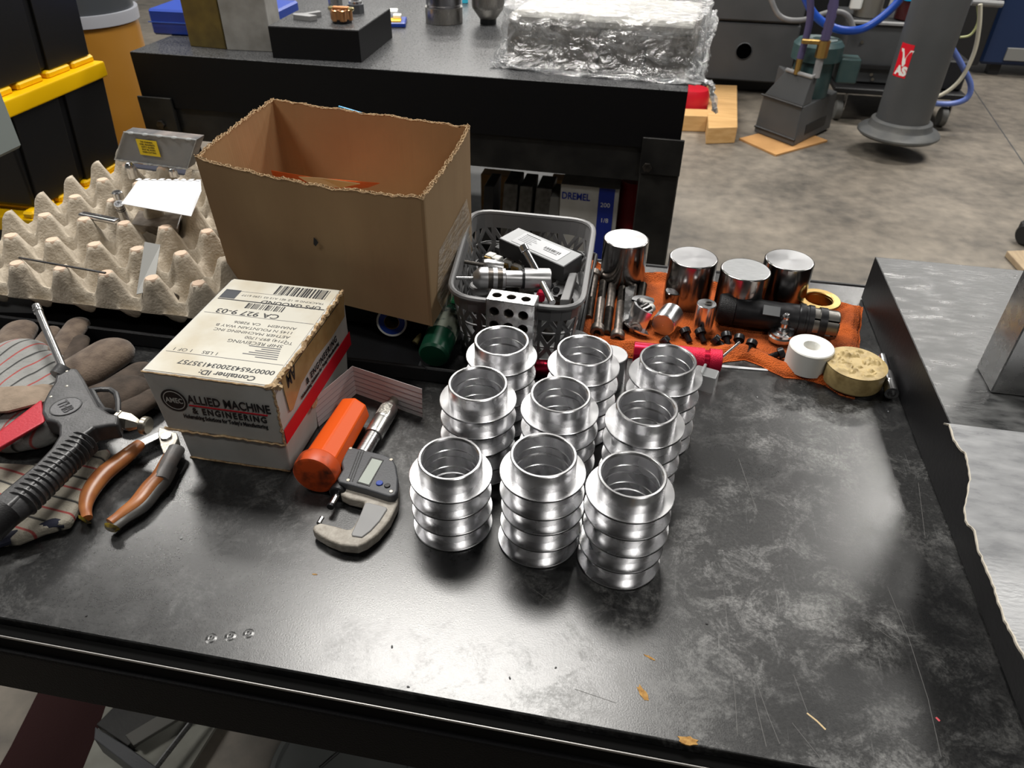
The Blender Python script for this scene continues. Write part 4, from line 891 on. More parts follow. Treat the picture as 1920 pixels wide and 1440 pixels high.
quad('print_rule', Ml @ Matrix.Translation((0, 0, .0003)), lw*.58, lh*.38, lw*.78, lh*.41, INK, lbl)
l2 = [bp_(600, 430, .098), bp_(1000, 590, .092), bp_(1050, 540, .092), bp_(640, 395, .098)]
solo('small_black_box', MB().hexa([v-Vector((0, 0, .02)) for v in l2]+l2), BLACKP, 'smaller plain black box tucked under the labelled box in the basket', 'box', smooth=0, bevel=.001)
# keyless chuck
c0, c1 = bp_(320, 835, .118), bp_(1310, 850, .112); Mc = along(c0, c1); lc = (c1-c0).length
ck = thing('keyless_drill_chuck', 'steel keyless drill chuck with arbor lying across the basket', 'drill chuck', c0)
put('chuck_body', MB().lathe([(0, 0), (.0085, 0), (.0150, lc*.06), (.0168, lc*.10), (.0170, lc*.19), (0, lc*.19)], 40, Mc), STEELTOP, ck)
put('chuck_sleeve', MB().lathe([(0, lc*.255), (.0165, lc*.255), (.0165, lc*.31), (0, lc*.31)], 40, Mc), STEELTOP, ck)
for a_ in (.19, .31): put('knurled_ring', MB().lathe([(0, lc*a_), (.0155, lc*a_), (.0155, lc*(a_+.065)), (0, lc*(a_+.065))], 40, Mc), DARKST, ck)
put('rear_collar', MB().cyl(.0155, lc*.37, lc*.42, 36, Mc, .0008), STEELTOP, ck)
put('arbor_neck', MB().cyl(.0125, lc*.42, lc*.64, 36, Mc), STEELTOP, ck)
put('arbor_groove', MB().cyl(.0145, lc*.63, lc*.66, 36, Mc), BLKOX, ck)
put('arbor_shank', MB().lathe([(0, lc*.66), (.0165, lc*.66), (.0165, lc*.985), (.0155, lc), (0, lc)], 40, Mc), STEELTOP, ck)
put('drill_bit', MB().cyl(.0026, -lc*.22, .002, 16, Mc, .001), STEELB, ck)
# second chuck behind
c0, c1 = bp_(450, 665, .098), bp_(760, 720, .09); M2_ = along(c0, c1); l_ = (c1-c0).length
c2 = thing('small_drill_chuck', 'smaller dull drill chuck lying behind the keyless chuck', 'drill chuck', c0)
put('chuck_body', MB().lathe([(0, 0), (.009, 0), (.0115, .006), (.0115, l_*.4), (.0125, l_*.45), (.0125, l_*.8), (0, l_*.8)], 28, M2_), STEELB, c2)
put('drill_bit', MB().cyl(.003, -.030, .002, 12, M2_), DARKST, c2)
# rods
def rod(name, lab, pa, pb, za, zb_, r_, split=None):
    a_, b_ = bp_(*pa, za), bp_(*pb, zb_); Mx = along(a_, b_); L_ = (b_-a_).length
    o = thing(name, lab, 'pin', a_)
    put('shaft', MB().cyl(r_, 0 if split is None else L_*split, L_, 24, Mx, r_*.2), CHROME, o)
    if split: put('head', MB().cyl(r_*1.25, 0, L_*split, 24, Mx, r_*.2), CHROME, o); put('neck_groove', MB().cyl(r_*.8, L_*split*.8, L_*split*1.12, 20, Mx), BLKOX, o)
rod('stepped_steel_pin', 'stepped steel pin leaning on the labelled black box', (960, 415), (1140, 745), .150, .125, .0052, .24)
rod('plain_steel_pin', 'plain round steel pin at the front rim of the basket', (1215, 900), (1345, 1155), .128, .120, .0050)
rod('short_steel_pin', 'short steel pin end beside the small black box', (950, 590), (975, 640), .105, .09, .005)
# vials / cutters in white wrappers
for k, (x, y) in enumerate(((555, 560), (640, 600), (770, 640), (900, 690))):
    c = bp_(x, y, .088); o = thing('wrapped_insert', ['white wrapped cutter nearest the small black box, top of the row', 'second white wrapped cutter along the row in the basket', 'third white wrapped cutter along the row in the basket', 'last white wrapped cutter, next to the stepped pin'][k], 'cutter', c, group='wrapped cutters in the basket')
    Mx = frame(c, (.85, -.5, .1), (.4, .8, .1))
    put('wrapper', MB().box((0, 0, 0), (.017, .014, .012), Mx, bev=.003, seg=2), WHITEP, o); put('gold_tip', MB().box((0, -.008, 0), (.015, .004, .008), Mx, bev=.001), BRASS, o)
solo('white_plastic_cap', MB().cyl(.016, 0, .012, 28, Matrix.Translation(bp_(410, 1000, .088)), .002), GREYP, 'pale grey plastic cap under the drill chuck nose', 'cap')
solo('red_plastic_clip', MB().box(bp_(1195, 1060, .10), (.012, .016, .016), bev=.003), REDP, 'small red plastic clip behind the setup block', 'clip')
gq = [bp_(1440, 1110, .098), bp_(1560, 1110, .098), bp_(1660, 760, .105), bp_(1560, 760, .105)]
solo('grey_plastic_case', MB().hexa([v-Vector((0, 0, .02)) for v in gq]+gq), GREYP, 'narrow grey plastic case standing in the right end of the basket', 'case', smooth=0, bevel=.0015)
for k, (x, y, r_) in enumerate(((1380, 1010, .012), (1310, 960, .01))): solo('dark_end_mill', MB().cyl(r_*.45, 0, .05, 14, along(bp_(x, y, .06), bp_(x+20, y-40, .10)), .001), BLKOX, ['dark end mill beside the grey plastic case in the basket', 'dark end mill behind the plain steel pin'][k], 'end mill')
fill = MB(); rr = random.Random(31)
for k in range(26):
    u, v = rr.random(), rr.random(); p = kc[0].lerp(kc[1], .12+.76*u).lerp(kc[3].lerp(kc[2], .12+.76*u), .12+.74*v); p = Vector((p.x, p.y, T+.03+.035*rr.random()))
    fill.cyl(.006+.006*rr.random(), -.02, .02, 8, Matrix.Translation(p) @ Matrix.Rotation(rr.uniform(.6, 1.57), 4, 'X') @ Matrix.Rotation(rr.uniform(0, 3), 4, 'Y'))
fo = solo('loose_tooling', fill, DARKST, 'dark loose tooling heaped in the bottom of the basket', 'tooling'); fo['kind'] = 'stuff'
# ============================================================ ORANGE RAG AND THE STEEL PARTS ON IT
def pline(pts, t):
    f_ = t*(len(pts)-1); i = min(int(f_), len(pts)-2); k = f_-i; return (pts[i][0]*(1-k)+pts[i+1][0]*k, pts[i][1]*(1-k)+pts[i+1][1]*k)
rb = [(1082, 662), (1110, 655), (1165, 668), (1220, 676), (1280, 680), (1335, 684), (1362, 676), (1395, 672), (1430, 684), (1470, 706), (1510, 710), (1550, 722), (1575, 738), (1604, 746)]
rt_ = [(1100, 488), (1118, 492), (1150, 520), (1200, 516), (1250, 512), (1290, 530), (1330, 530), (1370, 540), (1400, 545), (1450, 552), (1500, 556), (1540, 560), (1580, 568), (1618, 574)]
def ragf(u, v):
    a_, b_ = pline(rb, u), pline(rt_, u)
    if u < .001 or u > .999: pass
    p = P(a_[0]*(1-v)+b_[0]*v, a_[1]*(1-v)+b_[1]*v, .003)
    w1 = mnoise.noise(Vector((p.x*13, p.y*13, 0))); w2 = mnoise.noise(Vector((p.x*38, p.y*38, 3)))
    e_ = min(u*6, (1-u)*8, v*3.2, (1-v)*7); edge_ = max(0, 1-abs(e_-.35)/.35)
    fold = max(0, mnoise.noise(Vector((p.x*9+p.y*22, p.y*5, 7))))
    mid_ = min(1, max(0, e_-.3)*2)
    z = .003 + edge_*(.0095+.008*w1) + (1-mid_)*.009*fold + .0016*w2*(2-mid_) + .001*(1+w1)
    if e_ < .08: z = .0015
    return (p.x+.003*w2, p.y+.003*w1, T+z)
rg = solo('orange_shop_rag', MB().grid(ragf, 150, 80, .0012), RAG, 'stained orange terry shop rag spread out under the steel bars and bolts', 'rag', smooth=60)
ZR = .0055
def up(name, lab, cat, px, py, zt_, r_, z0=ZR, group=None): 
    c = P(px, py, zt_); return thing(name, lab, cat, Vector((c.x, c.y, T+z0)), group)
bars = [('polished steel bar slug nearest the basket, standing on the rag', (1174.5, 447), .088, .0388, 0), ('polished steel bar slug beside the large black tool holder, second from the basket', (1301, 482), .088, .0395, 0),
        ('sawn-faced steel bar slug standing between two polished ones', (1399, 505), .088, .0395, 1), ('polished steel bar slug at the back, behind the white ring', (1481, 487), .088, .0395, 0)]
for i, (lab, (px, py), zt_, r_, sawn) in enumerate(bars):
    t_ = up('steel_bar_slug', lab, 'steel bar', px, py, zt_, r_, group='steel bar slugs on the rag'); b = ORG[t_]; h = zt_-ZR
    put('bar_body', MB().lathe([(0, 0), (r_-.001, 0), (r_, .001), (r_, h-.0014), (r_-.0016, h), (r_-.003, h)], 72, Matrix.Translation(b)), STEEL, t_, smooth=50)
    put('faced_end', MB().lathe([(r_-.0028, h-.0004), (r_-.0028, h+.0002), (.002, h+.0002), (0, h-.0010)], 72, Matrix.Translation(b)), (mat('sawn_steel', (.45, .46, .47), .38, 1, col2=(.62, .63, .64), ns=60, stretch=(1, 22, 1)) if sawn else STEELTOP), t_, smooth=50, label='sawn end face' if sawn else 'turned end face')
def bolt(lab, ph, pt, zc=.0135, r_=.0072, rh=.0112, hl=.016, thr=.38):
    a_, b_ = P(*ph, zc), P(*pt, zc-.002); M_ = along(a_, b_); L_ = (b_-a_).length
    t_ = thing('socket_head_bolt', lab, 'bolt', Vector((a_.x, a_.y, T+.004)), 'long socket head bolts on the rag')
    put('bolt_head', MB().lathe([(.0048, .006), (.0048, .0003), (rh-.0015, 0), (rh, .0012), (rh, hl-.001), (rh-.001, hl), (r_, hl), (0, hl), (0, .006)], 28, M_), RUSTY, t_)
    put('hex_socket', MB().lathe([(0, .0045), (.0052, .0045), (.0052, -.0001), (.0062, -.0001)], 6, M_), BLKOX, t_, smooth=0)
    put('shank', MB().cyl(r_, hl, L_*(1-thr), 24, M_), RUSTY, t_)
    pr_f = []; z = L_*(1-thr); 
    while z < L_-.001: pr_f += [(r_*.98, z), (r_*.84, z+.0008)]; z += .0016
    put('thread', MB().lathe([(0, L_*(1-thr))]+pr_f+[(r_*.75, L_), (0, L_)], 20, M_), DARKST, t_, smooth=20)
Z2 = pxm(1060, 380, 4.236)
bolt('first long socket bolt from the basket, head to the back', Z2(235, 560), Z2(183, 915))
bolt('second long socket bolt from the basket, head to the front', Z2(252, 1035), Z2(302, 630))
bolt('third long socket bolt from the basket, head to the back', Z2(385, 575), Z2(325, 1035))
bolt('fourth long socket bolt from the basket, head to the front', Z2(412, 1085), Z2(457, 645))
bolt('fifth long socket bolt from the basket, head to the back, behind the steel offcut', Z2(550, 575), Z2(500, 960))
bolt('sixth long socket bolt from the basket, mostly hidden by the cut aluminium ring', Z2(560, 1010), Z2(618, 650))
solo('steel_offcut', MB().hexa([P(*Z2(x, y), .014) for x, y in ((455, 960), (520, 925), (560, 690), (545, 640), )]+[P(*Z2(x, y), .026) for x, y in ((460, 940), (500, 920), (560, 655), (478, 672))]), GROUND, 'thin grey steel wedge offcut lying on the long bolts', 'offcut', smooth=0)
# half ring
c = P(1211, 596, .02)
hr = thing('cut_flange_ring', 'cut-open aluminium flange ring standing beside the long bolts', 'ring', Vector((c.x, c.y, T+ZR)))
Mh = Matrix.Translation(Vector((c.x, c.y, T+.022))) @ Matrix.Rotation(.25, 4, 'Y') @ Matrix.Rotation(-.1, 4, 'X')
put('ring_wall', MB().lathe([(.024, -.012), (.024, .020), (.028, .020), (.028, -.012)], 36, Mh, math.radians(75), math.radians(275), close=True), ALU, hr)
put('ring_flange', MB().lathe([(.024, -.015), (.024, -.012), (.036, -.012), (.036, -.015)], 36, Mh, math.radians(170), math.radians(285), close=True), ALU, hr)
put('ring_flange', MB().lathe([(.024, .018), (.024, .021), (.032, .021), (.032, .018)], 36, Mh, math.radians(80), math.radians(180), close=True), ALU, hr)
sp = thing('steel_spring_plunger', 'short dark steel plunger with white tip lying inside the cut ring', 'plunger', P(1205, 590, .02))
Ma = along(P(1193, 592, .026), P(1226, 574, .026)); put('plunger_body', MB().cyl(.0125, 0, .028, 28, Ma, .001), STEEL, sp); put('plunger_tip', MB().cyl(.008, .027, .040, 20, Ma, .001), WHITEP, sp)
a_, b_ = P(1243, 610, .0235), P(1266, 580, .0235); Ma = along(a_, b_)
ap = thing('aluminium_plug', 'round aluminium plug lying on its side with turned end face forward', 'plug', Vector((a_.x, a_.y, T+ZR)))
put('plug_body', MB().lathe([(0, .0), (.0180, 0), (.0195, .0015), (.0195, .040), (.018, .042), (0, .042)], 48, Ma), ALU, ap)
put('turned_face', MB().lathe([(.0172, -.0002), (.001, -.0002), (0, .0008)], 40, Ma), STEELTOP, ap)
def upright(name, lab, cat, px, py, zt_, r_, m_side, m_top, z0=ZR):
    t_ = up(name, lab, cat, px, py, zt_, r_, z0); b = ORG[t_]; h = zt_-z0; Mx = Matrix.Translation(b)
    put('body', MB().lathe([(0, 0), (r_, 0), (r_, h-.0008), (r_-.0008, h), (r_-.0016, h)], 40, Mx), m_side, t_); put('end_face', MB().lathe([(r_-.0015, h-.0002), (r_-.0015, h+.0001), (0, h+.0001)], 40, Mx), m_top, t_); return t_, Mx, h
upright('small_steel_slug', 'small dark steel slug standing in front of the polished bar slugs', 'slug', 1264, 545, .036, .0148, STEEL, STEELTOP)
t_, Mx, h = upright('aluminium_dowel', 'slim aluminium dowel standing upright with a small hole in its top', 'dowel', 1325.5, 569, .054, .0155, ALU, STEELTOP)
put('centre_hole', MB().lathe([(.0045, 0), (.0055, .002), (.0035, .002), (.0028, .0003), (0, .0003)], 20, Mx @ Matrix.Translation((.003, -.001, h))), DARKST, t_)
solo('black_pin', MB().cyl(.003, 0, .02, 12, along(P(1279, 566, .01), P(1284, 585, .008)), .0005), BLKOX, 'tiny black pin lying behind the aluminium dowel', 'pin')
# small screws
sc = [((1283, 617), (1290, 634), 'small black socket screw nearest the aluminium plug'), ((1311, 618), (1318, 636), 'small black socket screw in front of the aluminium dowel'), ((1338, 633), (1352, 646), 'small black socket screw against the rear of the red tool'),
      ((1361, 625), (1364, 644), 'small black socket screw, topmost of the cluster beside the steel pin'), ((1387, 630), (1383, 648), 'small black socket screw at the tip of the steel pin'), ((1411, 640), (1404, 658), 'small black socket screw at the outer end of the cluster'),
      ((1470, 660), (1447, 668), 'small black socket screw lying alone before the white nylon ring'), ((1243, 634), (1252, 645), 'small black socket screw mostly hidden under the aluminium plug')]
for a_, b_, lab in sc:
    p0, p1 = P(*a_, .017), P(*b_, .0095); M_ = along(p0, p1); o = thing('socket_screw', lab, 'screw', Vector((p0.x, p0.y, T+.005)), 'small black socket screws on the rag')
    put('screw_head', MB().lathe([(.004, .004), (.004, 0), (.0078, 0), (.0085, .001), (.0085, .0085), (0, .0085), (0, .004)], 22, M_), BLKOX, o)
    put('screw_shank', MB().lathe([(0, .008)]+[(.0048 if i % 2 else .0042, .009+.0008*i) for i in range(20)]+[(0, .0252)], 16, M_), BLKOX, o, smooth=20)
# red tool
p0, p1 = P(1188, 660, .019), P(1352, 677, .019); Mt = along(p0, p1); lt = (p1-p0).length
rt = thing('red_knurled_tool', 'red anodised knurled tool with a thin steel pin, lying behind the right bushing stack', 'tool', Vector((p0.x, p0.y, T+.003)))
put('barrel', MB().lathe([(0, 0), (.0155, 0), (.0162, .001), (.0162, lt*.50), (0, lt*.50)], 36, Mt), REDP, rt)
put('grip', MB().lathe([(0, lt*.50), (.0168, lt*.50), (.0168, lt*.80), (0, lt*.80)], 40, Mt), REDK, rt, label='knurled red grip')
put('waist', MB().cyl(.0145, lt*.80, lt*.86, 36, Mt), REDP, rt); put('end_ring', MB().lathe([(0, lt*.86), (.0172, lt*.86), (.0172, lt-.001), (.016, lt), (0, lt)], 40, Mt), REDK, rt)
put('steel_pin', MB().cyl(.0022, 0, .05, 12, along(p1+Vector((-.002, 0, .004)), P(1388, 641, .03)), .0005), CHROME, rt)
p0, p1 = P(985, 690, .016), P(1040, 692, .016); Mt = along(p0, p1)
rc = thing('red_tube_tool', 'plain red tube with tiny lettering seen between the back left and centre stacks', 'tube', Vector((p0.x, p0.y, T)))
put('tube_body', MB().cyl(.0135, 0, (p1-p0).length, 30, Mt, .001), REDP, rt)
text('print', 'CRI', .007, frame(P(1018, 684, .0298), (1, 0, 0), (0, .5, .86)), mat('pale_print', (.7, .4, .4), .6), rc)
# pieces behind the back stacks
upright('grey_round_cap', 'flat grey round cap behind the back centre bushing stack', 'cap', 1075, 636, .034, .0275, GREYP, GREYP, 0.0)
upright('aluminium_disc', 'plain aluminium round beside the back centre bushing stack', 'round', 1146, 664, .052, .024, ALU, STEELTOP, 0.0)
p = P(1322, 735, 0)
cl = thing('clear_plastic_bottle', 'small frosted clear plastic bottle lying beside the back right bushing stack', 'bottle', p)
a_, b_ = P(1300, 706, .012), P(1343, 718, .012); Mc_ = along(a_, b_); l_ = (b_-a_).length
put('bottle_body', MB().box((0, 0, l_*.5), (.024, .030, l_), Mc_, bev=.003, seg=2), CLEAR, cl); put('bottle_ridge', MB().box((0, .003, l_*.35), (.0265, .0325, .004), Mc_, bev=.001), CLEAR, cl)
# tool holder
p0, p1 = P(1346, 577, .031), P(1569, 611, .029); Mt = along(p0, p1); lt = (p1-p0).length; cc = thing('collet_tool_holder', 'large black cylindrical collet tool holder lying across the rag', 'tool holder', Vector((p0.x, p0.y, T+ZR)))
put('knurled_end', MB().lathe([(0, 0), (.0215, 0), (.0235, .002), (.0240, .006), (.0240, lt*.14), (0, lt*.14)], 44, Mt), mat('knurled_black', (.016, .016, .017), .5, .3, bump=1, bs=700), cc)
put('holder_body', MB().lathe([(0, lt*.14), (.0235, lt*.145), (.0240, lt*.16), (.0232, lt*.52), (.0245, lt*.58), (.0245, lt*.67), (0, lt*.67)], 48, Mt), BLKOX, cc)
fp = P(1447, 583, .0515); put('wrench_flat', MB().box((0, 0, 0), (.026, .018, .0012), frame(fp, p1-p0, Vector((0, .75, .4))), bev=.0004), mat('worn_flat', (.16, .165, .17), .35, .8), cc, label='worn wrench flat')
put('locking_ring', MB().lathe([(0, lt*.67), (.0262, lt*.67), (.0268, lt*.68), (.0268, lt*.72), (.0250, lt*.725), (.0250, lt*.745), (.0262, lt*.75), (.0262, lt*.79), (0, lt*.79)], 44, Mt), BLKOX, cc)
for k in range(6):
    a_ = 2*PI*k/6+.3; put('collet_jaw', MB().lathe([(.014, lt*.79), (.0232, lt*.79), (.0232, lt*.985), (.0215, lt), (.014, lt)], 8, Mt, a_+.06, a_+2*PI/6-.06, close=True), mat('worn_collet_steel', (.20, .19, .175), .35, .9), cc)
put('collet_band', MB().lathe([(.0236, lt*.84), (.0252, lt*.84), (.0252, lt*.90), (.0236, lt*.90)], 40, Mt, close=True), BLKOX, cc)
# rings and fittings
def ringobj(name, lab, cat, px, py, zt_, ro_, ri_, m_, z0=ZR, recess=0):
    t_ = up(name, lab, cat, px, py, zt_, ro_, z0); h = zt_-z0; Mx = Matrix.Translation(ORG[t_]); put('ring_body', MB().lathe([(ri_, 0), (ro_-.001, 0), (ro_, .001), (ro_, h-.0015), (ro_-.0015, h), (ri_+.004, h), (ri_, h-.004-recess)], 48, Mx, close=True), m_, t_); return t_, Mx, h
ringobj('white_nylon_washer', 'flat white nylon ring lying behind the black tool holder', 'ring', 1457, 555, .016, .0305, .0125, WHITEP)
ringobj('white_nylon_ring', 'thick white nylon ring with small bore at the front of the rag', 'ring', 1523, 648, .043, .0322, .0085, WHITEP, recess=.003)
t_, Mx, h = ringobj('brass_flanged_bushing', 'brass flanged bushing open upward at the back corner of the rag', 'bushing', 1536, 561, .028, .0245, .0222, BRASS)
put('brass_flange', MB().lathe([(.0222, h-.003), (.0340, h-.003), (.0345, h-.002), (.0345, h), (.0335, h+.001), (.0235, h+.001), (.0222, h)], 48, Mx, close=True), BRASS, t_)
t_ = up('barbed_fitting', 'small turned steel barbed fitting standing before the tool holder', 'fitting', 1464, 632, .012, 0); Mx = Matrix.Translation(ORG[t_])
put('base_disc', MB().lathe([(0, 0), (.016, 0), (.0195, .003), (.0205, .006), (.0205, .011), (.018, .013), (.0175, .0165), (.011, .018), (.011, .021), (0, .021)], 40, Mx), CHROME, t_)
put('barb', MB().lathe([(0, .020), (.007, .020), (.008, .024), (.0055, .026), (.0055, .032), (.0078, .034), (.0048, .040), (.0048, .043), (.0060, .045), (.0035, .049), (.002, .049), (.002, .045), (0, .045)], 24, Mx), CHROME, t_)
t_ = up('tan_tape_roll', 'fat roll of tan tape with crumpled top at the front corner of the rag', 'tape roll', 1607, 679, .037, 0); Mx = Matrix.Translation(ORG[t_])
put('roll_side', MB().lathe([(0, 0), (.041, 0), (.0425, .003), (.0425, .026), (.0405, .030), (0, .030)], 56, Mx), MASK, t_)
def crump(u, v):
    a_ = 2*PI*u; r_ = .0425*v; n_ = mnoise.noise(Vector((math.cos(a_)*r_*70, math.sin(a_)*r_*70, 2))); n2_ = abs(mnoise.noise(Vector((math.cos(a_)*r_*150, math.sin(a_)*r_*150, 9))))
    z = .0300+(.004*n_+.0045*n2_)*min(1, (1-v)*4)-.004*max(0, 1-v*3); return Mx @ Vector((r_*math.cos(a_), r_*math.sin(a_), z))
put('crumpled_top', MB().grid(crump, 64, 26), MASK, t_, smooth=25)
a_, b_ = P(1655, 668, .012), P(1672, 738, .012); Mt = along(a_, b_); lt = (b_-a_).length
t_ = thing('chrome_hex_bit', 'chrome driver bit lying against the right granite plate', 'driver bit', Vector((a_.x, a_.y, T)))
put('bit_shaft', MB().cyl(.006, 0, lt*.6, 12, Mt, .001), CHROME, t_); put('bit_socket', MB().lathe([(0, lt*.5), (.0095, lt*.52), (.0095, lt*.72), (.008, lt*.75), (.0095, lt*.78), (.0095, lt), (.006, lt), (.006, lt*.9), (0, lt*.9)], 20, Mt), CHROME, t_)
solo('white_paper_strip', slab([(1355, 684), (1440, 692), (1440, 695), (1350, 688)], .0012, .0002), PAPER, 'thin white strip edge poking out under the front of the rag', 'strip', smooth=0)

# ============================================================ FAR STAND WITH GRANITE PLATE
ZF = .10
A_, B_ = P(243, 97, ZF), P(1290, 172, ZF); uf = (B_-A_).normalized(); vf = Vector((-uf.y, uf.x, 0)); wf = (B_-A_).length
MF = frame(Vector((A_.x, A_.y, 0)), uf, vf); DF = 1.15; zf = T+ZF; tf_ = .155
fs = thing('inspection_stand', 'black steel stand carrying the far granite surface plate', 'stand', MF @ Vector((wf/2, DF/2, 0)))
def loc(p): q = MF.inverted() @ p; return q
def PF(px, py, off=0):      # point on the vertical front plane of the stand
    n = vf; o_ = A_+vf*off; d = ray(px, py); return CAM+d*((o_-CAM).dot(n)/d.dot(n))
fp_ = thing('far_granite_plate', 'massive dark granite surface plate on the far stand behind the cardboard box', 'surface plate', MF @ Vector((wf/2, DF/2, zf-tf_)))
put('plate_slab', MB().box((wf/2, DF/2, zf-tf_/2-.001), (wf, DF, tf_-.002), MF), GRANS, fp_); put('plate_top', MB().box((wf/2, DF/2, zf-.001), (wf-.001, DF-.001, .003), MF, bev=.0012), GRAN, fp_)
zl = zf-tf_
put('front_rail', MB().box((wf/2, .035, zl-.05), (wf-.06, .05, .10), MF), BLACKM, fs); put('back_rail', MB().box((wf/2, DF-.035, zl-.05), (wf-.06, .05, .10), MF), BLACKM, fs)
for x in (.04, wf-.06): put('side_rail', MB().box((x, DF/2, zl-.05), (.05, DF-.12, .10), MF), BLACKM, fs)
for x in (.045, wf-.045):
    for y in (.045, DF-.045):
        put('leg', MB().box((x, y, zl/2-.002), (.11, .09, zl-.004), MF, bev=.004), BLACKM, fs)
for x in (.045, wf-.045): put('corner_plate', MB().box((x, -.006, zl-.02), (.112, .008, .10), MF, bev=.001), BLACKM, fs)
for x in (.05, wf-.08): put('rail_bolt', MB().cyl(.013, 0, .008, 6, MF @ Matrix.Translation((x, -.012, zl-.05)) @ Matrix.Rotation(PI/2, 4, 'X')), DARKST, fs)
zsh = .40
put('lower_shelf', MB().box((wf/2, DF/2, zsh-.01), (wf-.1, DF-.1, .02), MF), BLACKM, fs)
def onsh(px, py, z=zsh): return P(px, py, z-T)
def boxobj(name, lab, cat, c, d, m_, rz=0, M=None, bev=.002, group=None):
    Mx = (M or Matrix.Identity(4)) @ Matrix.Translation(Vector(c)) @ Matrix.Rotation(rz, 4, 'Z'); o = solo(name, MB().box((0, 0, d[2]/2), d, Mx, bev=bev), m_, lab, cat, group, smooth=0 if bev < .003 else 35); return o, Mx
def fl_(px, py, z=zf): return loc(P(px, py, z-T))
# boxes under the stand
yb_ = .09
def LB(px, py): return loc(PF(px, py, yb_))
q0, q1 = LB(1052, 345), LB(1155, 418)
wbx = thing('white_blue_tool_box', 'white tool carton with blue end band under the far stand', 'box', MF @ Vector(((q0.x+q1.x)/2, yb_+.05, q1.z)))
zb0 = zsh; put('carton_body', MB().box(((q0.x+q1.x)/2, yb_+.05, (q0.z+zb0)/2), (q1.x-q0.x, .10, q0.z-zb0), MF), WHITEB, wbx, smooth=0)
Mq = MF @ frame((q0.x, yb_-.0005, 0), (1, 0, 0), (0, 0, 1)); wx_ = q1.x-q0.x
quad('blue_band', Mq, wx_*.66, zb0+.001, wx_*.93, q0.z-.001, mat('blue_print', (.01, .03, .30), .5), wbx, .001)
text('print', 'DREMEL', .031, Mq @ Matrix.Translation((.004, q0.z-.045, .001)), mat('blue_print', (.01, .03, .3), .5), wbx, bold=.0006, sx=.78)
text('print', '200', .02, Mq @ Matrix.Translation((wx_*.70, q0.z-.06, .0015)), WHITEP, wbx); text('print', '1/8', .02, Mq @ Matrix.Translation((wx_*.72, q0.z-.11, .0015)), WHITEP, wbx)
put('dark_tool_print', MB().prism([(.02, zb0+.02), (.05, zb0+.06), (.1, zb0+.05), (.11, zb0+.03), (.06, zb0+.02)], 0, .001, Mq), INK, wbx, smooth=0)
q = LB(1178, 440); rj = thing('dark_red_canister', 'dark red plastic canister beside the white and blue carton', 'canister', MF @ Vector((q.x, yb_+.07, zsh)))
hq = LB(1178, 352).z-zsh; put('canister_body', MB().lathe([(0, 0), (.048, 0), (.052, .005), (.052, hq*.55), (.046, hq*.62), (.046, hq-.03), (.040, hq), (0, hq)], 32, MF @ Matrix.Translation((q.x, yb_+.07, zsh))), mat('dark_red_plastic', (.24, .008, .014), .35), rj)
put('canister_band', MB().lathe([(.0525, .01), (.0535, .01), (.0535, hq*.5), (.0525, hq*.5)], 32, MF @ Matrix.Translation((q.x, yb_+.07, zsh)), close=True), mat('maroon_band', (.10, .01, .012), .5), rj)
KN = mat('dusty_grey_metal', (.12, .115, .105), .55, .3, col2=(.06, .055, .05), ns=40)
for k, (x0, x1, yt, m__) in enumerate(((935, 968, 345, KN), (966, 995, 350, KN), (995, 1030, 354, KN), (1022, 1048, 370, mat('pale_grey_part', (.2, .2, .19), .5)), (900, 925, 350, MACHD))):
    qa, qb = LB(x0, yt), LB(x1, 430); wd_ = qb.x-qa.x
    solo('steel_fixture', MB().hexa([MF @ Vector(v) for v in ((qa.x, yb_, zsh), (qa.x+wd_*.8, yb_, zsh), (qa.x+wd_*.8, yb_+.12, zsh), (qa.x, yb_+.12, zsh), (qa.x+wd_*.25, yb_+.01, qa.z), (qa.x+wd_*1.0, yb_+.01, qa.z), (qa.x+wd_, yb_+.12, qa.z), (qa.x+wd_*.25, yb_+.12, qa.z))]), m__,
         ['leaning dusty steel fixture bar under the far stand, nearest the cardboard box', 'second dusty steel fixture bar leaning under the far stand', 'third dusty steel fixture bar leaning under the far stand', 'pale grey wedge part next to the white and blue carton', 'black fixture bar under the far stand, half behind the cardboard box'][k], 'fixture', 'fixture bars under the far stand', smooth=0, bevel=.003)
for k, (x0, x1, y_) in enumerate(((905, 960, 328), (1035, 1060, 338))):
    qa, qb = loc(PF(x0, y_, .5)), loc(PF(x1, y_, .5)); zz_ = qa.z
    boxobj('wood_offcut', ['pale wood offcut glimpsed under the far stand rail', 'short pale wood offcut beside the white and blue carton'][k], 'wood', ((qa.x+qb.x)/2, .5, zsh), (qb.x-qa.x, .06, zz_-zsh+.015), WOOD, 0, MF)
# things on the far plate
q = fl_(293, 64); boxobj('blue_tool_case', 'blue hard case standing at the left end of the far granite plate', 'case', (q.x+.19, q.y+.12, zf), (.40, .24, .075), BLUEP, .05, MF, .006)
bc = bpy.data.objects['blue_tool_case']; quad('lid_seam', MF @ frame((q.x-.008, q.y-.012, zf), (1, .05, 0), (0, 0, 1)), 0, .037, .39, .040, mat('light_blue_line', (.05, .12, .5), .4), bc, .0015)
def upblock(name, lab, pts, hgt, m_, m2=None):
    w_ = [P(x, y, ZF) for x, y in pts]; u_ = (w_[1]-w_[0]).normalized(); v_ = Vector((-u_.y, u_.x, 0)); L_ = (w_[1]-w_[0]).length; Mx = frame(w_[0], u_, v_)
    return solo(name, MB().box((L_/2, .045, hgt/2), (L_, .09, hgt), Mx, bev=.002), m_, lab, 'block')
upblock('brass_block', 'tall brass coloured block on the far granite plate', ((357, 87), (424, 93)), .20, mat('dull_brass_plate', (.22, .165, .055), .5, .5, col2=(.15, .11, .04), ns=20, rvar=.1))
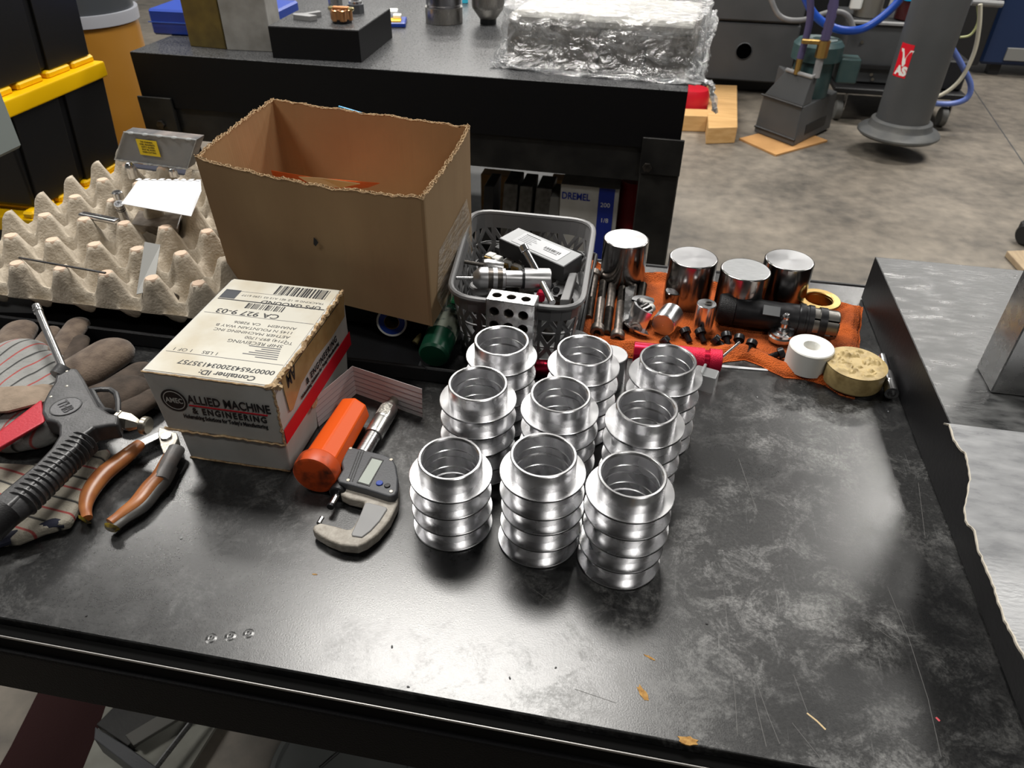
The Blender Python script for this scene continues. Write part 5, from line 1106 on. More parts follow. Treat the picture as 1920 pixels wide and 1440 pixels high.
upblock('grey_angle_block', 'tall pale grey block beside the brass coloured block', ((426, 94), (512, 98)), .20, mat('pale_cast_block', (.36, .35, .33), .6, col2=(.25, .24, .22), ns=16))
w0, w1 = P(512, 109, ZF), P(678, 118, ZF); u_ = (w1-w0).normalized(); v_ = Vector((-u_.y, u_.x, 0)); Lb = (w1-w0).length; MBk = frame(w0, u_, v_); hbk = .085
gbk = solo('black_granite_block', MB().box((Lb/2, .16, hbk/2), (Lb, .32, hbk), MBk, bev=.001), GRANS, 'square black granite block with small parts on top, on the far plate', 'granite block')
put('block_top', MB().box((Lb/2, .16, hbk), (Lb-.002, .318, .002), MBk), GRAN, gbk, smooth=0)
put('drilled_hole', MB().cyl(.013, hbk-.002, hbk+.0016, 20, MBk @ Matrix.Translation((.10, .27, 0))), MACHD, gbk)
def onb(px, py): return P(px, py, ZF+hbk+.001)
c = onb(572, 40); solo('grey_angle_clip', MB().prism([(0, 0), (.055, -.012), (.07, .008), (.035, .022), (.062, .06), (.05, .075), (.02, .03), (-.01, .02)], 0, .014, Matrix.Translation(onb(551, 37))), GREYP, 'small grey angled clip on the black granite block', 'clip', smooth=0, bevel=.001)
c = onb(642, 42); cn = thing('copper_cutter_head', 'copper coloured lobed cutter head on the black granite block', 'cutter head', c); Mx = Matrix.Translation(c)
put('dark_base', MB().cyl(.028, 0, .012, 24, Mx), BLKOX, cn); lm = MB()
lm.cyl(.028, .010, .036, 24, Mx)
for k in range(6): lm.cyl(.011, .006, .036, 12, Mx @ Matrix.Rotation(k*PI/3, 4, 'Z') @ Matrix.Translation((.022, 0, 0)), .002)
put('lobes', lm, COPPER, cn); [put('gold_insert', MB().box((gx_, 0, .036), (.016, .016, .010), Mx, bev=.003), mat('gold', (.85, .7, .35), .2, 1), cn) for gx_ in (-.03, .03)]; put('cross_bar', MB().box((0, 0, .038), (.05, .012, .010), Mx, bev=.003), COPPER, cn)
c = onb(668, 24); t_ = thing('dark_clamp_nut', 'dark open clamp nut behind the copper cutter head', 'nut', c); put('nut_body', MB().lathe([(.014, 0), (.026, 0), (.026, .025), (.014, .025)], 8, Matrix.Translation(c), close=True), DGREY, t_, smooth=20); put('nut_collar', MB().lathe([(.013, .025), (.02, .025), (.02, .033), (.013, .033)], 16, Matrix.Translation(c), close=True), CHROME, t_)
c = onb(630, 14); solo('dark_steel_cylinder', MB().cyl(.022, 0, .07, 24, Matrix.Translation(c), .002), STEELB, 'steel cylinder standing at the back of the black granite block', 'cylinder')
c = P(746, 50, ZF); ib = thing('insert_boxes', 'pair of small white, yellow and blue insert packs on the far plate', 'insert pack', c)
Mx = frame(c, (1, .25, 0), (-.25, 1, 0)); put('blue_tray', MB().box((0, .03, .008), (.055, .10, .016), Mx, bev=.003), BLUEP, ib); put('yellow_label', MB().box((-.006, .01, .018), (.036, .05, .006), Mx, bev=.001), YEL, ib); put('white_lid', MB().box((-.002, .035, .026), (.028, .03, .012), Mx, bev=.002).box((-.018, .085, .03), (.03, .05, .014), Mx, bev=.002), WHITEP, ib)
c = P(829, 45, ZF); t_ = thing('steel_pot', 'brushed steel round pot on the far granite plate', 'pot', c); Mx = Matrix.Translation(c+Vector((0, .03, 0)))
put('pot_body', MB().lathe([(0, 0), (.062, 0), (.064, .002), (.064, .050), (0, .050)], 48, Mx), mat('brushed_round', (.42, .40, .37), .3, 1, rvar=.08, ns=60, stretch=(30, 30, 1)), t_); put('pot_lid', MB().lathe([(0, .050), (.058, .050), (.058, .056), (.060, .058), (.060, .12), (0, .12)], 48, Mx), mat('pot_upper', (.3, .3, .32), .25, 1), t_)
c = P(912, 48, ZF); t_ = thing('steel_funnel_cup', 'tapered steel cup on a dark foot beside the steel pot', 'cup', c); Mx = Matrix.Translation(c+Vector((0, .03, 0)))
put('cup_foot', MB().cyl(.028, 0, .02, 32, Mx), BLKOX, t_); put('cup_body', MB().lathe([(0, .018), (.03, .018), (.054, .05), (.056, .06), (.056, .15), (0, .15)], 48, Mx), mat('brushed_round', (.42, .4, .37), .3, 1), t_)
c = P(872, 6, ZF); solo('small_blue_vial', MB().cyl(.012, 0, .05, 14, Matrix.Translation(c), .002), mat('cyan_vial', (.05, .5, .7), .3), 'small cyan vial behind the two steel cups', 'vial')
# plastic wrapped bundle
w0, w1 = P(935, 127, ZF), P(1290, 158, ZF); u_ = (w1-w0).normalized(); v_ = Vector((-u_.y, u_.x, 0)); LW = (w1-w0).length; MW = frame(w0+v_*.03, u_, v_)
wr = thing('wrapped_block_bundle', 'stack of grey blocks wrapped in crinkled clear plastic on the far plate', 'wrapped bundle', w0+u_*LW/2+v_*.2)
KB = mat('greyish_foam_block', (.23, .205, .175), .7, col2=(.12, .11, .095), ns=18, nd=5)
for k in range(4):
    put('inner_block', MB().box((LW*(.13+.25*k), .20, .055), (LW*.235, .34, .10), MW, bev=.006), KB, wr)
put('inner_sheet', MB().box((LW*.5, .21, .118), (LW*.96, .36, .022), MW, bev=.004), mat('pale_packing_sheet', (.62, .60, .55), .6, col2=(.42, .40, .36), ns=20), wr)
def wrapf(u, v):        # u round the bundle's outline, v from bench level up and over the top
    a_ = 2*PI*u; cx_, cy_ = LW*.5, .21; hx, hy = LW*.54, .225
    ca, sa = math.cos(a_), math.sin(a_); q_ = 1/max(abs(ca)**5+abs(sa)**5, 1e-6)**.2
    if v < .5: t = v/.5; sc_ = 1.07-.07*min(1, t*2.5); z = .001+.145*t
    else: t = (v-.5)/.5; sc_ = 1-t**.9*.999; z = .146+.016*math.sin(t*PI/2)
    x = cx_+hx*ca*q_*sc_; y = cy_+hy*sa*q_*sc_
    p = Vector((x, y, z)); am = .007 if v < .5 else .004
    if z < .03 and sa < 0: y -= .02*(1-z/.03); 
    n1 = mnoise.noise(Vector((x*16, y*16, z*25))); n2 = mnoise.noise(Vector((x*45, y*45, z*60)))
    sc2 = am*n1*1.6+am*.9*n2
    d = Vector((x-cx_, y-cy_, 0)).normalized()
    w_ = 1 if v < .5 else max(.0, 1-t*1.6)
    z2 = z+(0 if v < .04 else abs(sc2)*(.4 if v < .5 else 1.0))
    p = Vector((x, y, z2))+d*(sc2*w_)
    return MW @ p
put('plastic_film', MB().grid(wrapf, 150, 60), FILM, wr, smooth=30, label='crinkled glossy clear plastic film')
# gathered crumples at the right side, front corner and hanging tail
r_ = random.Random(5)
def crinkle(pa, pb, wd0, wd1, nn, am, name='film_gather'):
    mb = MB(); pa, pb = Vector(pa), Vector(pb)
    for s_ in range(nn):
        o0 = Vector((r_.uniform(-1, 1), r_.uniform(-1, 1), r_.uniform(-.6, .6))); pts = [pa.lerp(pb, k/8)+o0*(wd0+(wd1-wd0)*k/8)+Vector((r_.uniform(-am, am), r_.uniform(-am, am), r_.uniform(-am, am))) for k in range(9)]
        mb.tube([MW @ p for p in pts], [r_.uniform(.0025, .006) for _ in pts], 6, flat=.45)
    return put(name, mb, FILM, wr, smooth=40, label='bunched film')
crinkle((LW*1.03, .0, .02), (LW*1.03, .42, .10), .018, .02, 18, .012)
crinkle((LW*1.02, -.02, .012), (LW*1.12, -.035, .006), .014, .004, 12, .005)
crinkle((LW*1.12, -.035, .004), (LW*1.155, -.06, -.055), .006, .004, 6, .004)
crinkle((-.015, -.02, .012), (.05, -.036, -.012), .012, .008, 9, .006)
crinkle((.03, -.035, .006), (LW*.5, -.045, .002), .006, .006, 7, .004)
crinkle((LW*.5, -.045, .002), (LW*1.05, -.04, .004), .006, .008, 8, .004)

# ============================================================ BACKGROUND MACHINES ON THE FLOOR
a_ = G(1300, 176); b_ = G(1440, 186); um = Vector((1, 0, 0)); ym = (a_.y+b_.y)/2
def PM(px, py): return PY(px, py, ym)
mx0, mx1 = PM(1300, 100).x-2.2, PM(1492, 100).x
zlo = PM(1395, 155).z; zse = PM(1395, 42).z
mb_ = thing('machine_tool_base', 'large dark grey machine tool base with a round drain hole behind the pump', 'machine', ((mx0+mx1)/2, ym+.5, 0))
put('base_casting', MB().box(((mx0+mx1)/2, ym+.62, (zlo+zse)/2), (mx1-mx0, 1.2, zse-zlo-.008), bev=.01), MACH, mb_)
put('upper_panel', MB().box(((mx0+mx1)/2, ym+.60, zse+.6), (mx1-mx0, 1.2, 1.19), bev=.012), MACH, mb_)
put('plinth', MB().box(((mx0+mx1)/2, ym+.68, zlo/2), (mx1-mx0-.1, 1.0, zlo), bev=.004), MACHD, mb_)
hc = PM(1395, 97); Mhh = Matrix.Translation((hc.x, ym+.0, hc.z)) @ Matrix.Rotation(PI/2, 4, 'X')
rh_ = (PM(1410, 97).x-PM(1381, 97).x)/2
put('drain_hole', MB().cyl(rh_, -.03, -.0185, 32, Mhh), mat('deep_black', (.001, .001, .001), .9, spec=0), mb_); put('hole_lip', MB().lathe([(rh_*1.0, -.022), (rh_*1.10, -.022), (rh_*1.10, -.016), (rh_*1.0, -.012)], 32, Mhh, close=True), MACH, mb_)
# wood blocks and red can beside the stand
def floorbox(name, lab, cat, pts, h_, m_, bev=.004):
    w_ = [G(x, y, h_) for x, y in pts]; return solo(name, MB().prism([(p.x, p.y) for p in w_], .001, h_), m_, lab, cat, smooth=0, bevel=bev)
floorbox('wood_block', 'long pine block on the floor beside the far stand, hanging plastic above it', 'wood block', ((1328, 240), (1383, 238), (1382, 160), (1325, 158)), .10, WOOD)
floorbox('short_wood_block', 'shorter pine block tucked behind the long one', 'wood block', ((1270, 216), (1327, 218), (1329, 205), (1270, 203)), .10, WOOD)
q = G(1306, 186, .14); solo('red_plastic_can', MB().lathe([(0, 0), (.10, 0), (.105, .01), (.105, .15), (.09, .19), (0, .19)], 28, Matrix.Translation((q.x-.02, q.y+.06, .001))), REDP if False else mat('bright_red_plastic', (.55, .01, .025), .35), 'bright red plastic can behind the pine blocks', 'can')
# coolant pump
cw = [G(x, y, .012) for x, y in ((1386, 259), (1455, 290), (1552, 263), (1480, 236))]
solo('cardboard_pad', MB().prism([(p.x, p.y) for p in cw], .001, .012), mat('orange_brown_board', (.50, .27, .10), .8, col2=(.42, .22, .08), ns=8), 'flat cardboard pad under the small coolant pump', 'cardboard', smooth=0)
Lp, Fp, Rp = G(1413, 247, .013), G(1487, 275, .013), G(1556, 240, .013); Bp = Lp+Rp-Fp
pm = thing('coolant_pump', 'dark grey coolant pump with teal motor standing on the cardboard pad', 'pump', (Lp+Rp)/2)
def upz(p, z): return Vector((p.x, p.y, z))
z1_ = topof(Fp, 1499, 202).z; z2_ = topof(Fp, 1500, 150).z
cpt = (Lp+Rp)/2
def shr(p, k, z): q = cpt.lerp(p, k); return Vector((q.x, q.y, z))
bs_ = [Lp, Fp, Rp, Bp]
put('tank_body', MB().hexa([shr(p, 1, .013) for p in bs_]+[shr(p, .95, z1_) for p in bs_]), MACH, pm, smooth=0, bevel=.008)
left2 = [shr(Lp, .93, z1_), shr(Fp, .93, z1_), shr(Fp, .93, z1_).lerp(shr(Rp, .93, z1_), .24), shr(Lp, .93, z1_).lerp(shr(Bp, .93, z1_), .24)]
top2 = [upz(v.lerp(left2[2 if i < 2 else i], .35 if i < 2 else 0), z2_) for i, v in enumerate(left2)]
put('sloped_cover', MB().hexa(left2+top2), MACH, pm, smooth=0, bevel=.006)
put('cover_lip', MB().tube([top2[0]+Vector((0, 0, .008)), top2[1]+Vector((0, 0, .008)), top2[2]+Vector((0, 0, .02))], .012, 8), GREYP, pm)
for t_ in (.12, .92): put('cover_seam', MB().tube([shr(Lp, 1.0, z1_*t_+.02), shr(Fp, 1.0, z1_*t_+.02)], .007, 6), MACHD, pm)
sl0, sl1 = shr(Fp, .985, .085).lerp(shr(Rp, .985, .085), .25), shr(Fp, .985, .085).lerp(shr(Rp, .985, .085), .8)
put('side_slot', MB().plate(sl0+Vector((0, -.004, -.03)), sl1+Vector((0, -.004, -.03)), sl1+Vector((0, -.004, .03)), sl0+Vector((0, -.004, .03)), .004), MACHD, pm, smooth=0)
mc_ = cpt.lerp(Rp, .16).lerp(Fp, .08); mcx = Vector((mc_.x, mc_.y, z1_)); Mm = Matrix.Translation(mcx)
zt_m = topof(mcx, 1525, 72).z-z1_; rm = .145
put('motor', MB().lathe([(0, 0), (rm*.8, 0), (rm*.8, zt_m*.62), (rm, zt_m*.66), (rm, zt_m*.92), (rm*.85, zt_m), (0, zt_m)], 40, Mm), TEAL, pm)
put('motor_vents', MB().lathe([(rm*.3, zt_m+.0005), (rm*.7, zt_m+.0005), (rm*.7, zt_m+.004), (rm*.3, zt_m+.004)], 12, Mm, close=True), mat('dusty_teal', (.16, .20, .20), .7), pm)
vb = top2[1].lerp(top2[2], .6)
put('valve_pipe', MB().cyl(.022, 0, .12, 16, Matrix.Translation(vb)), GREYP, pm); put('brass_valve', MB().cyl(.035, .11, .2, 10, Matrix.Translation(vb)).box((-.06, 0, .19), (.13, .03, .025), Matrix.Translation(vb), bev=.005), BRASS, pm, label='brass valve with lever')
put('brass_nipple', MB().cyl(.018, 0, .09, 10, Matrix.Translation(top2[0].lerp(top2[1], .4))), BRASS, pm); put('motor_box', MB().box((rm+.05, 0, zt_m*.5), (.12, .12, .14), Mm, bev=.008), TEAL, pm)
# hoses
def hose(lab, pts, r_, m_, name='hose', ribs=0, cat='hose'):
    sp_ = spline(pts, 8); rr_ = [r_*(1+(.12 if (k % 2) else -.06)*ribs) for k in range(len(sp_))] if ribs else r_
    return solo(name, MB().tube(sp_, rr_, 12), m_, lab, cat, smooth=60)
VIO = mat('violet_hose', (.07, .058, .13), .4)
vt = vb+Vector((0, 0, .2))
hose('ribbed violet hose rising from the brass pump valve', [vt, vt+Vector((0, 0, .15)), vt+Vector((-.02, .02, .4)), vt+Vector((-.08, .05, .8))], .026, VIO, 'ribbed_hose', 1)
vs_ = top2[0].lerp(top2[1], .4)+Vector((0, 0, .085)); hose('smooth violet hose on the left nipple of the pump', [vs_, vs_+Vector((.0, .02, .25)), vs_+Vector((-.12, .05, .6)), vs_+Vector((-.14, .1, .9))], .02, VIO)
yh = vt.y+.25
hose('thick bright blue hose looping in the air above the pump', [PY(x, y, yh) for x, y in ((1500, -30), (1525, 25), (1565, 53), (1610, 56), (1650, 35), (1690, -5), (1700, -40))], .023, mat('bright_blue_hose', (.02, .09, .50), .3))
hose('grey hose arching behind the blue hose', [PY(x, y, yh+.3) for x, y in ((1440, -20), (1460, 28), (1500, 38), (1560, 22), (1590, 30), (1602, 60))], .016, GREYP)
# vertical pipe with flared skirt
cz = .13; cp = G(1684, 247, cz); ch = thing('chip_chute_pipe', 'thick grey vertical pipe with flared skirt hanging just above the floor', 'pipe', Vector((cp.x, cp.y, cz)))
Mk_ = Matrix.Translation((cp.x, cp.y, cz)); dpt = (cp-CAM).dot(F_); rc_ = 47/FPX*dpt*.97; rk = 72/FPX*dpt
put('pipe', MB().cyl(rc_, .05, 1.9, 56, Mk_), MACH, ch, label='grey enamelled pipe')
put('skirt', MB().lathe([(rc_*.9, 0), (rk*.93, -.018), (rk, -.004), (rk, .006), (rk*.95, .018), (rc_*1.24, .034), (rc_*1.20, .044), (rc_*1.16, .068), (rc_*1.02, .078), (rc_*.9, .06)], 64, Mk_), mat('dusty_grey_enamel', (.11, .11, .105), .5, col2=(.075, .078, .08), ns=10), ch, label='flared skirt collar')
put('pipe_seam', MB().box((rc_*.3, -rc_*.92, 1.3), (.03, .02, .12), Mk_, bev=.006), MACHD, ch)
put('pipe_bracket', MB().box((rc_, 0, 1.5), (.5, .1, .05), Mk_, bev=.01), MACH, ch)
# red sticker on the pipe
sgz0, sgz1 = topof(Vector((cp.x, cp.y-rc_, 0)), 1680, 146).z, topof(Vector((cp.x, cp.y-rc_, 0)), 1700, 84).z
angc = math.atan2(CAM.y-cp.y, CAM.x-cp.x)
a0_, a1_ = angc-.98, angc-.38
stc = put('red_sticker', MB().lathe([(rc_+.0008, sgz0-cz), (rc_+.0016, sgz0-cz), (rc_+.0016, sgz1-cz), (rc_+.0008, sgz1-cz)], 10, Mk_, a0_, a1_, close=True), mat('sticker_red', (.66, .006, .02), .4), ch, label='red and white sticker')
def on_pipe(me_o, ang0, zc):   # wrap flat text round the pipe
    for v in me_o.data.vertices:
        x, y, z = v.co; a_ = ang0+x/rc_; v.co = (rc_*math.cos(a_)+(.0022+z)*math.cos(a_)+cp.x-ORG[ch].x, rc_*math.sin(a_)+(.0022+z)*math.sin(a_)+cp.y-ORG[ch].y, zc+y-ORG[ch].z)
hS = sgz1-sgz0
for s_, sz, fz, fx in (('V', .115, .36, .02), ('AS', .062, .08, .0)):
    tx_ = text('sticker_letters', s_, sz, Matrix.Identity(4), WHITEP, ch, bold=.004, sx=1.0); 
    for v in tx_.data.vertices: v.co += ORG[ch]
    on_pipe(tx_, a0_+.10+fx, sgz0+hS*fz)
# wheeled coolant cart behind the pipe
k0, k1 = G(1560, 232), G(1790, 238); yk = k0.y+.05
ka, kb = PY(1560, 190, yk), PY(1800, 215, yk); kt = thing('coolant_cart', 'black wheeled coolant cart behind the grey pipe', 'cart', ((ka.x+kb.x)/2, yk+.3, 0))
cwid = kb.x-ka.x; cxm = (ka.x+kb.x)/2
put('cart_deck', MB().box((cxm, yk+.35, .20), (cwid, .7, .035), bev=.006), MACHD, kt); put('cart_tank', MB().box((cxm-cwid*.18, yk+.40, .40), (cwid*.62, .55, .36), bev=.012), MACH, kt, label='grey tank with a dark ledge')
put('tank_ledge', MB().box((cxm-cwid*.18, yk+.11, .33), (cwid*.62, .03, .02)), MACHD, kt); put('tank_edge', MB().box((cxm-cwid*.25, yk+.12, .585), (cwid*.48, .03, .02), bev=.004), GREYP, kt)
put('cart_box', MB().box((cxm+cwid*.36, yk+.33, .31), (cwid*.24, .5, .18), bev=.01), MACHD, kt)
for x in (-.42, .40):
    w_ = put('caster', MB().cyl(.06, -.02, .02, 24, Matrix.Translation((cxm+cwid*x, yk+.06, .061)) @ Matrix.Rotation(PI/2, 4, 'Y'), .004), mat('grey_rubber_wheel', (.2, .2, .19), .6), kt); put('caster_fork', MB().box((cxm+cwid*x+.03, yk+.06, .125), (.008, .05, .12), bev=.002), STEELB, w_)
for x, z in ((-.36, .47), (-.22, .28), (-.20, .25)): put('panel_bolt', MB().cyl(.010, 0, .006, 10, Matrix.Translation((cxm+cwid*x, yk+.122, z)) @ Matrix.Rotation(PI/2, 4, 'X')), NICKEL, kt)
q = PY(1606, 95, yk+.35); t_ = thing('steel_canister', 'bare steel canister motor standing on the coolant cart tank', 'canister', (q.x, yk+.35, .585)); Mx = Matrix.Translation((q.x, yk+.35, .585))
put('canister_body', MB().lathe([(0, 0), (.085, 0), (.085, .22), (0, .22)], 36, Mx), mat('dull_steel_can', (.34, .32, .28), .4, .8), t_); put('canister_cap', MB().lathe([(0, .2), (.11, .2), (.12, .23), (.12, .33), (.10, .36), (.07, .37), (0, .37)], 36, Mx), mat('dusty_steel_cap', (.40, .39, .36), .5, .7), t_)
put('white_gauge', MB().box((-.10, -.08, .13), (.07, .05, .17), Mx, bev=.01), WHITEP, t_); put('gauge_label', MB().box((-.10, -.107, .16), (.05, .003, .04), Mx), mat('green_label', (.3, .6, .4), .5), t_); put('side_rod', MB().tube([Mx @ Vector((.13, 0, .02)), Mx @ Vector((.15, 0, .4))], .014, 8), WHITEP, t_)
q = PY(1683, 85, yk+.3); t_ = thing('blue_capped_jar', 'dark jar with wide bright blue lid on the coolant cart', 'jar', (q.x, yk+.3, .585)); Mx = Matrix.Translation((q.x, yk+.3, .585))
put('jar_body', MB().cyl(.075, 0, .12, 32, Mx, .005), mat('dark_red_liquid', (.06, .012, .012), .2), t_); put('jar_lid', MB().lathe([(0, .115), (.085, .115), (.085, .19), (.078, .20), (.070, .20), (.068, .19), (0, .19)], 36, Mx), mat('sky_blue_plastic', (.01, .32, .62), .35), t_)
hose('cream cable dropping behind the grey pipe', [PY(x, y, yk-.12) for x, y in ((1838, 8), (1836, 50), (1826, 100), (1800, 150), (1765, 178), (1735, 182))], .012, mat('cream_cable', (.55, .52, .42), .4), 'cable', cat='cable')
hose('pale blue hose curling behind the grey pipe to the floor', [PY(x, y, yk-.1) for x, y in ((1785, 90), (1805, 125), (1820, 160), (1812, 185), (1780, 195), (1735, 192))], .017, mat('pale_blue_hose', (.12, .18, .48), .3))
hose('thin yellow-green wire beside the cream cable', [PY(x, y, yk-.02) for x, y in ((1832, 5), (1834, 40), (1820, 65), (1800, 70))], .007, mat('yellow_green_wire', (.4, .42, .2), .4), 'wire', cat='cable')
q0, q1 = PY(1822, 4, yk-.05), PY(1880, 8, yk-.05); solo('grey_cable_bar', MB().tube([q0, q1], .018, 10), GREYP, 'grey horizontal bar the cream cable hangs from', 'bar')
# navy cabinet
nb = G(1850, 143); yn = nb.y; x_n = PY(1832, 130, yn).x
cbn = thing('navy_cabinet', 'navy blue steel cabinet on short feet in the far right corner', 'cabinet', (x_n+.6, yn+.3, 0))
zc0 = PY(1870, 122, yn).z; zc1 = PY(1870, 112, yn).z; zc2 = PY(1870, 88, yn).z
put('cabinet_body', MB().box((x_n+.6, yn+.35, zc0+.55), (1.2, .7, 1.1), bev=.02), NAVYB, cbn); put('kick_panel', MB().box((x_n+.66, yn-.006, (zc1+zc2)/2), (1.0, .02, (zc2-zc1)), bev=.003), mat('grey_kick_plate', (.24, .24, .23), .5), cbn)
for x in (.15, 1.05): put('foot', MB().box((x_n+x, yn+.1, zc0/2), (.08, .08, zc0)), MACHD, cbn)
# dark panel added to keep the gap between machine and cabinet dark
xe0, xe1 = mx1+.02, x_n-.05
enc = thing('gap_darkening_panel', 'black panel added to darken the gap behind the coolant cart', 'machine', ((xe0+xe1)/2, yk+1.6, 0))
put('gap_panel_face', MB().box(((xe0+xe1)/2, yk+1.6, 1.25), (xe1-xe0, .5, 2.3), bev=.01), MACHD, enc); put('gap_panel_foot', MB().box(((xe0+xe1)/2, yk+1.62, .05), (xe1-xe0-.2, .4, .1)), MACHD, enc)
for x_ in (.3, .7): put('panel_seam', MB().box((xe0+(xe1-xe0)*x_, yk+1.345, 1.25), (.03, .012, 2.2), bev=.003), MACH, enc)
# chair castor and wood at the right edge
q = G(1925, 440, .05); t_ = thing('black_castor', 'black rubber castor wheel at the right edge of the floor', 'castor', (q.x, q.y, 0)); Mx = Matrix.Translation((q.x, q.y, .05)) @ Matrix.Rotation(.5, 4, 'Z') @ Matrix.Rotation(PI/2, 4, 'Y')
put('wheel', MB().lathe([(0, -.02), (.04, -.022), (.05, -.012), (.05, .012), (.04, .022), (0, .02)], 32, Mx), BLACKP, t_); put('fork', MB().box((0, .03, .07), (.05, .06, .06), Matrix.Translation((q.x, q.y, 0)), bev=.01), BLACKP, t_)
floorbox('floor_board', 'weathered wood board lying on the floor past the right granite plate', 'board', ((1888, 470), (1920, 505), (2010, 505), (1985, 466)), .03, mat('weathered_wood', (.30, .22, .14), .7, col2=(.42, .32, .2), ns=8, stretch=(6, 1, 1)))

# ============================================================ LEFT: totes, barrel, grey control box
xt = -1.66
def tote(idx, z0, z1, lab):
    yA, yB = PX(28, 215, xt).y-.05, PX(200, 128, xt).y
    t_ = thing('storage_tote', lab, 'tote', (xt-.22, (yA+yB)/2, z0), 'black storage totes with yellow lids')
    h = z1-z0-.045; xm = xt-.23
    put('tote_body', MB().hexa([Vector((x, y, z0)) for x, y in ((xm-.19, yA+.04), (xm+.19, yA+.04), (xm+.19, yB-.05), (xm-.19, yB-.05))]+[Vector((x, y, z0+h)) for x, y in ((xm-.215, yA+.02), (xm+.215, yA+.02), (xm+.215, yB-.03), (xm-.215, yB-.03))]), BLACKP, t_, bevel=.008)
    for f_ in (.30, .76): put('body_rib', MB().hexa([Vector((x, y, z0)) for x, y in ((xm+.188, yA+(yB-yA)*f_-.09), (xm+.200, yA+(yB-yA)*f_-.09), (xm+.200, yA+(yB-yA)*f_+.09), (xm+.188, yA+(yB-yA)*f_+.09))]+[Vector((x, y, z0+h)) for x, y in ((xm+.213, yA+(yB-yA)*f_-.09), (xm+.224, yA+(yB-yA)*f_-.09), (xm+.224, yA+(yB-yA)*f_+.09), (xm+.213, yA+(yB-yA)*f_+.09))]), BLACKP, t_, smooth=0, bevel=.002)
    put('tote_lid', MB().box((xm, (yA+yB)/2, z1-.0225), (.46, yB-yA, .045), bev=.006, seg=2), YEL, t_, bevel=0, label='yellow lid')
    put('lid_panel', MB().box((xm, (yA+yB)/2, z1+.006), (.36, yB-yA-.12, .016), bev=.005), YEL, t_)
    for f_ in (.12, .38, .64, .88): put('lid_lug', MB().box((xt-.045, yA+(yB-yA)*f_, z1+.008), (.035, .10, .022), bev=.006), YEL, t_)
zl1 = PX(200, 112, xt).z; zl0 = PX(215, 330, xt).z
hh_ = zl1-zl0
tote(0, .002, max(.05, zl0), 'black tote with yellow lid, bottom of the stack behind the egg tray') if zl0 > .1 else None
tote(1, zl0+.0205, zl1, 'black tote with yellow lid, middle of the stack at the left')
tote(2, zl1+.0205, zl1+hh_, 'black tote topping the stack at the upper left')
# barrel
yb2 = 3.05; q = PY(222, 240, yb2); rb_ = (PY(300, 100, yb2).x-PY(140, 100, yb2).x)/2
br = thing('amber_drum', 'amber plastic drum with dark upper band and grey lid behind the totes', 'drum', (q.x, yb2, 0)); Mx = Matrix.Translation((q.x, yb2, 0)); zr0 = PY(222, 48, yb2-rb_).z
put('drum_body', MB().lathe([(0, 0), (rb_*.86, 0), (rb_*.9, .03), (rb_, zr0-.06), (rb_*.97, zr0-.03), (0, zr0-.03)], 48, Mx), AMBER, br); put('drum_rim', MB().lathe([(rb_*.9, zr0-.03), (rb_*1.04, zr0-.03), (rb_*1.05, zr0), (rb_*1.05, zr0+.015), (rb_*.9, zr0+.015)], 48, Mx, close=True), mat('pale_rim', (.35, .36, .40), .4), br)
put('drum_top', MB().lathe([(0, zr0), (rb_*.98, zr0), (rb_*.98, zr0+.26), (rb_*.9, zr0+.3), (0, zr0+.3)], 48, Mx), mat('dark_slate_plastic', (.05, .055, .062), .35), br)
g0 = PX(46, 276, -1.42); gx = thing('grey_control_box', 'plain grey-green control box at the left edge of the picture', 'control box', (g0.x-.2, g0.y-.1, g0.z))
put('box_shell', MB().box((g0.x-.2, g0.y-.15, g0.z+.2), (.4, .3, .4), bev=.008), mat('grey_green_enamel', (.24, .27, .26), .5), gx); put('mount_pole', MB().cyl(.03, 0, g0.z, 16, Matrix.Translation((g0.x-.2, g0.y-.1, 0))), MACHD, gx)

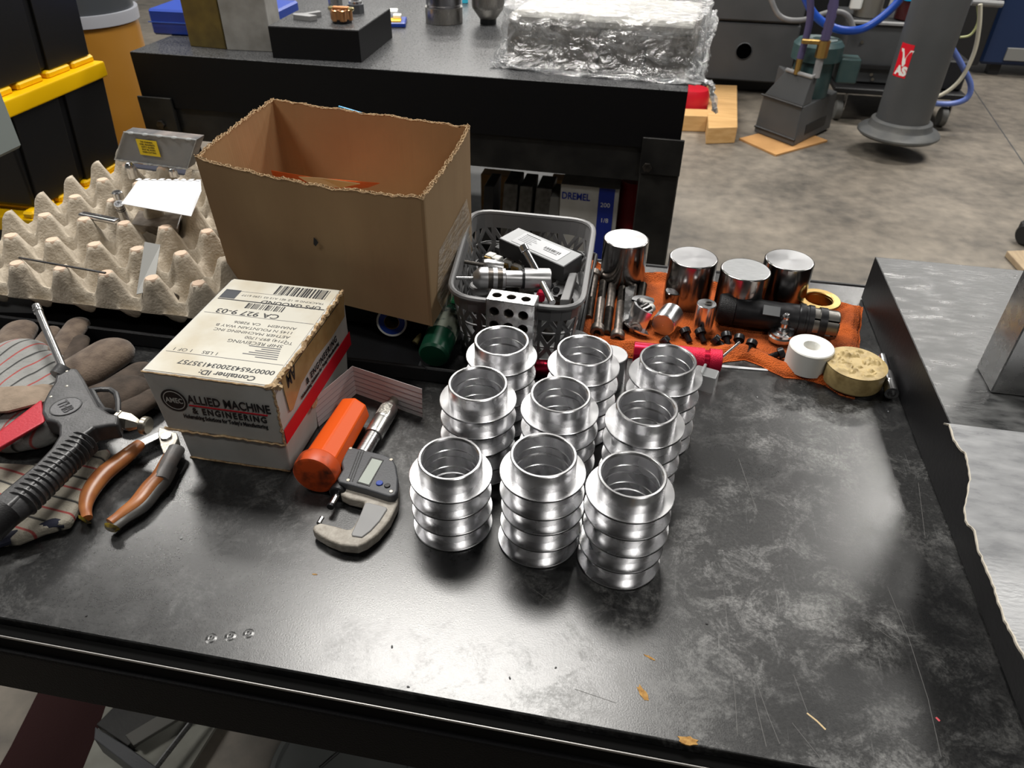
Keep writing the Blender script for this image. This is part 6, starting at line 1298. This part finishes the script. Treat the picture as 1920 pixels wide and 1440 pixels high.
# ============================================================ UNDER THE BENCH, IN SHADOW
def fpoly(name, lab, cat, pts, zt_, m_, z0=.001, bev=0):
    w_ = [G(x, y, zt_) for x, y in pts]; return solo(name, MB().prism([(p.x, p.y) for p in w_], z0, zt_), m_, lab, cat, smooth=0, bevel=bev)
fpoly('dark_red_mat', 'dark red fibrous mat on the floor under the bench', 'mat', ((108, 1225), (232, 1245), (245, 1290), (150, 1470), (-20, 1470), (20, 1400)), .02, mat('dark_red_fibre', (.022, .004, .004), .95, bump=1, bs=300))
fpoly('white_sheet_stack', 'stained pale sheets on the floor beneath the metal bracket', 'sheets', ((222, 1250), (450, 1290), (330, 1480), (140, 1480), (180, 1380)), .030, mat('dusty_white', (.34, .34, .30), .7, col2=(.22, .22, .19), ns=10), z0=.021)
kb_ = thing('angle_bracket', 'dull steel angle bracket lying on the pale sheets under the bench', 'bracket', G(260, 1370, .02))
def gl_(pts, z1, z0, m_, nm):
    z1 += .0105; z0 += .0105; w_ = [G(x, y, z1) for x, y in pts]; put(nm, MB().prism([(p.x, p.y) for p in w_], z0, z1), m_, kb_, smooth=0, bevel=.002)
gl_(((180, 1358), (216, 1322), (330, 1268), (360, 1300), (240, 1398)), .045, .02, BLACKM, 'dark_plate')
gl_(((234, 1378), (365, 1300), (385, 1304), (392, 1312), (250, 1398)), .055, .045, mat('dull_grey_flat', (.10, .098, .088), .5), 'flat_bar')
gl_(((178, 1362), (240, 1400), (310, 1450), (300, 1480), (176, 1385)), .075, .02, DGREY, 'front_flange')
solo('steel_rod', MB().tube([G(395, 1308, .07), G(292, 1440, .07)], .006, 8), STEELB, 'thin steel rod leaning over the angle bracket', 'rod')
db = G(640, 1440, .05); dt = thing('round_machine_base', 'pale round machine base with two dark holes under the bench', 'machine base', Vector((db.x, db.y, 0))); Mx = Matrix.Translation((db.x, db.y, 0)); PB = mat('pale_machine_enamel', (.16, .17, .165), .5, col2=(.11, .115, .11), ns=6)
rd = (G(760, 1440, .05)-G(520, 1440, .05)).length/2+.02
put('disc_body', MB().lathe([(0, 0), (rd, 0), (rd, .04), (rd*.96, .05), (rd*.90, .05), (rd*.88, .042), (0, .042)], 48, Mx), PB, dt); put('inner_boss', MB().cyl(rd*.36, .04, .06, 32, Mx @ Matrix.Translation((.02, .12, 0)), .004), PB, dt)
for x, y in ((554, 1350), (584, 1358)): c = G(x, y, .045); put('dark_hole', MB().cyl(.014, .04, .0445, 18, Matrix.Translation((c.x, c.y, 0))), MACHD, dt)
for p_, q_ in (((660, 1388), (600, 1440)), ((700, 1404), (790, 1432)), ((660, 1360), (661, 1390))): put('seam', MB().tube([G(*p_, .044), G(*q_, .044)], .003, 6), MACHD, dt)
q = G(900, 1430, .03); boxobj('grey_floor_panel', 'flat grey panel on the floor beside the round machine base', 'panel', (q.x, q.y, .001), (.22, .25, .03), PB, .1)
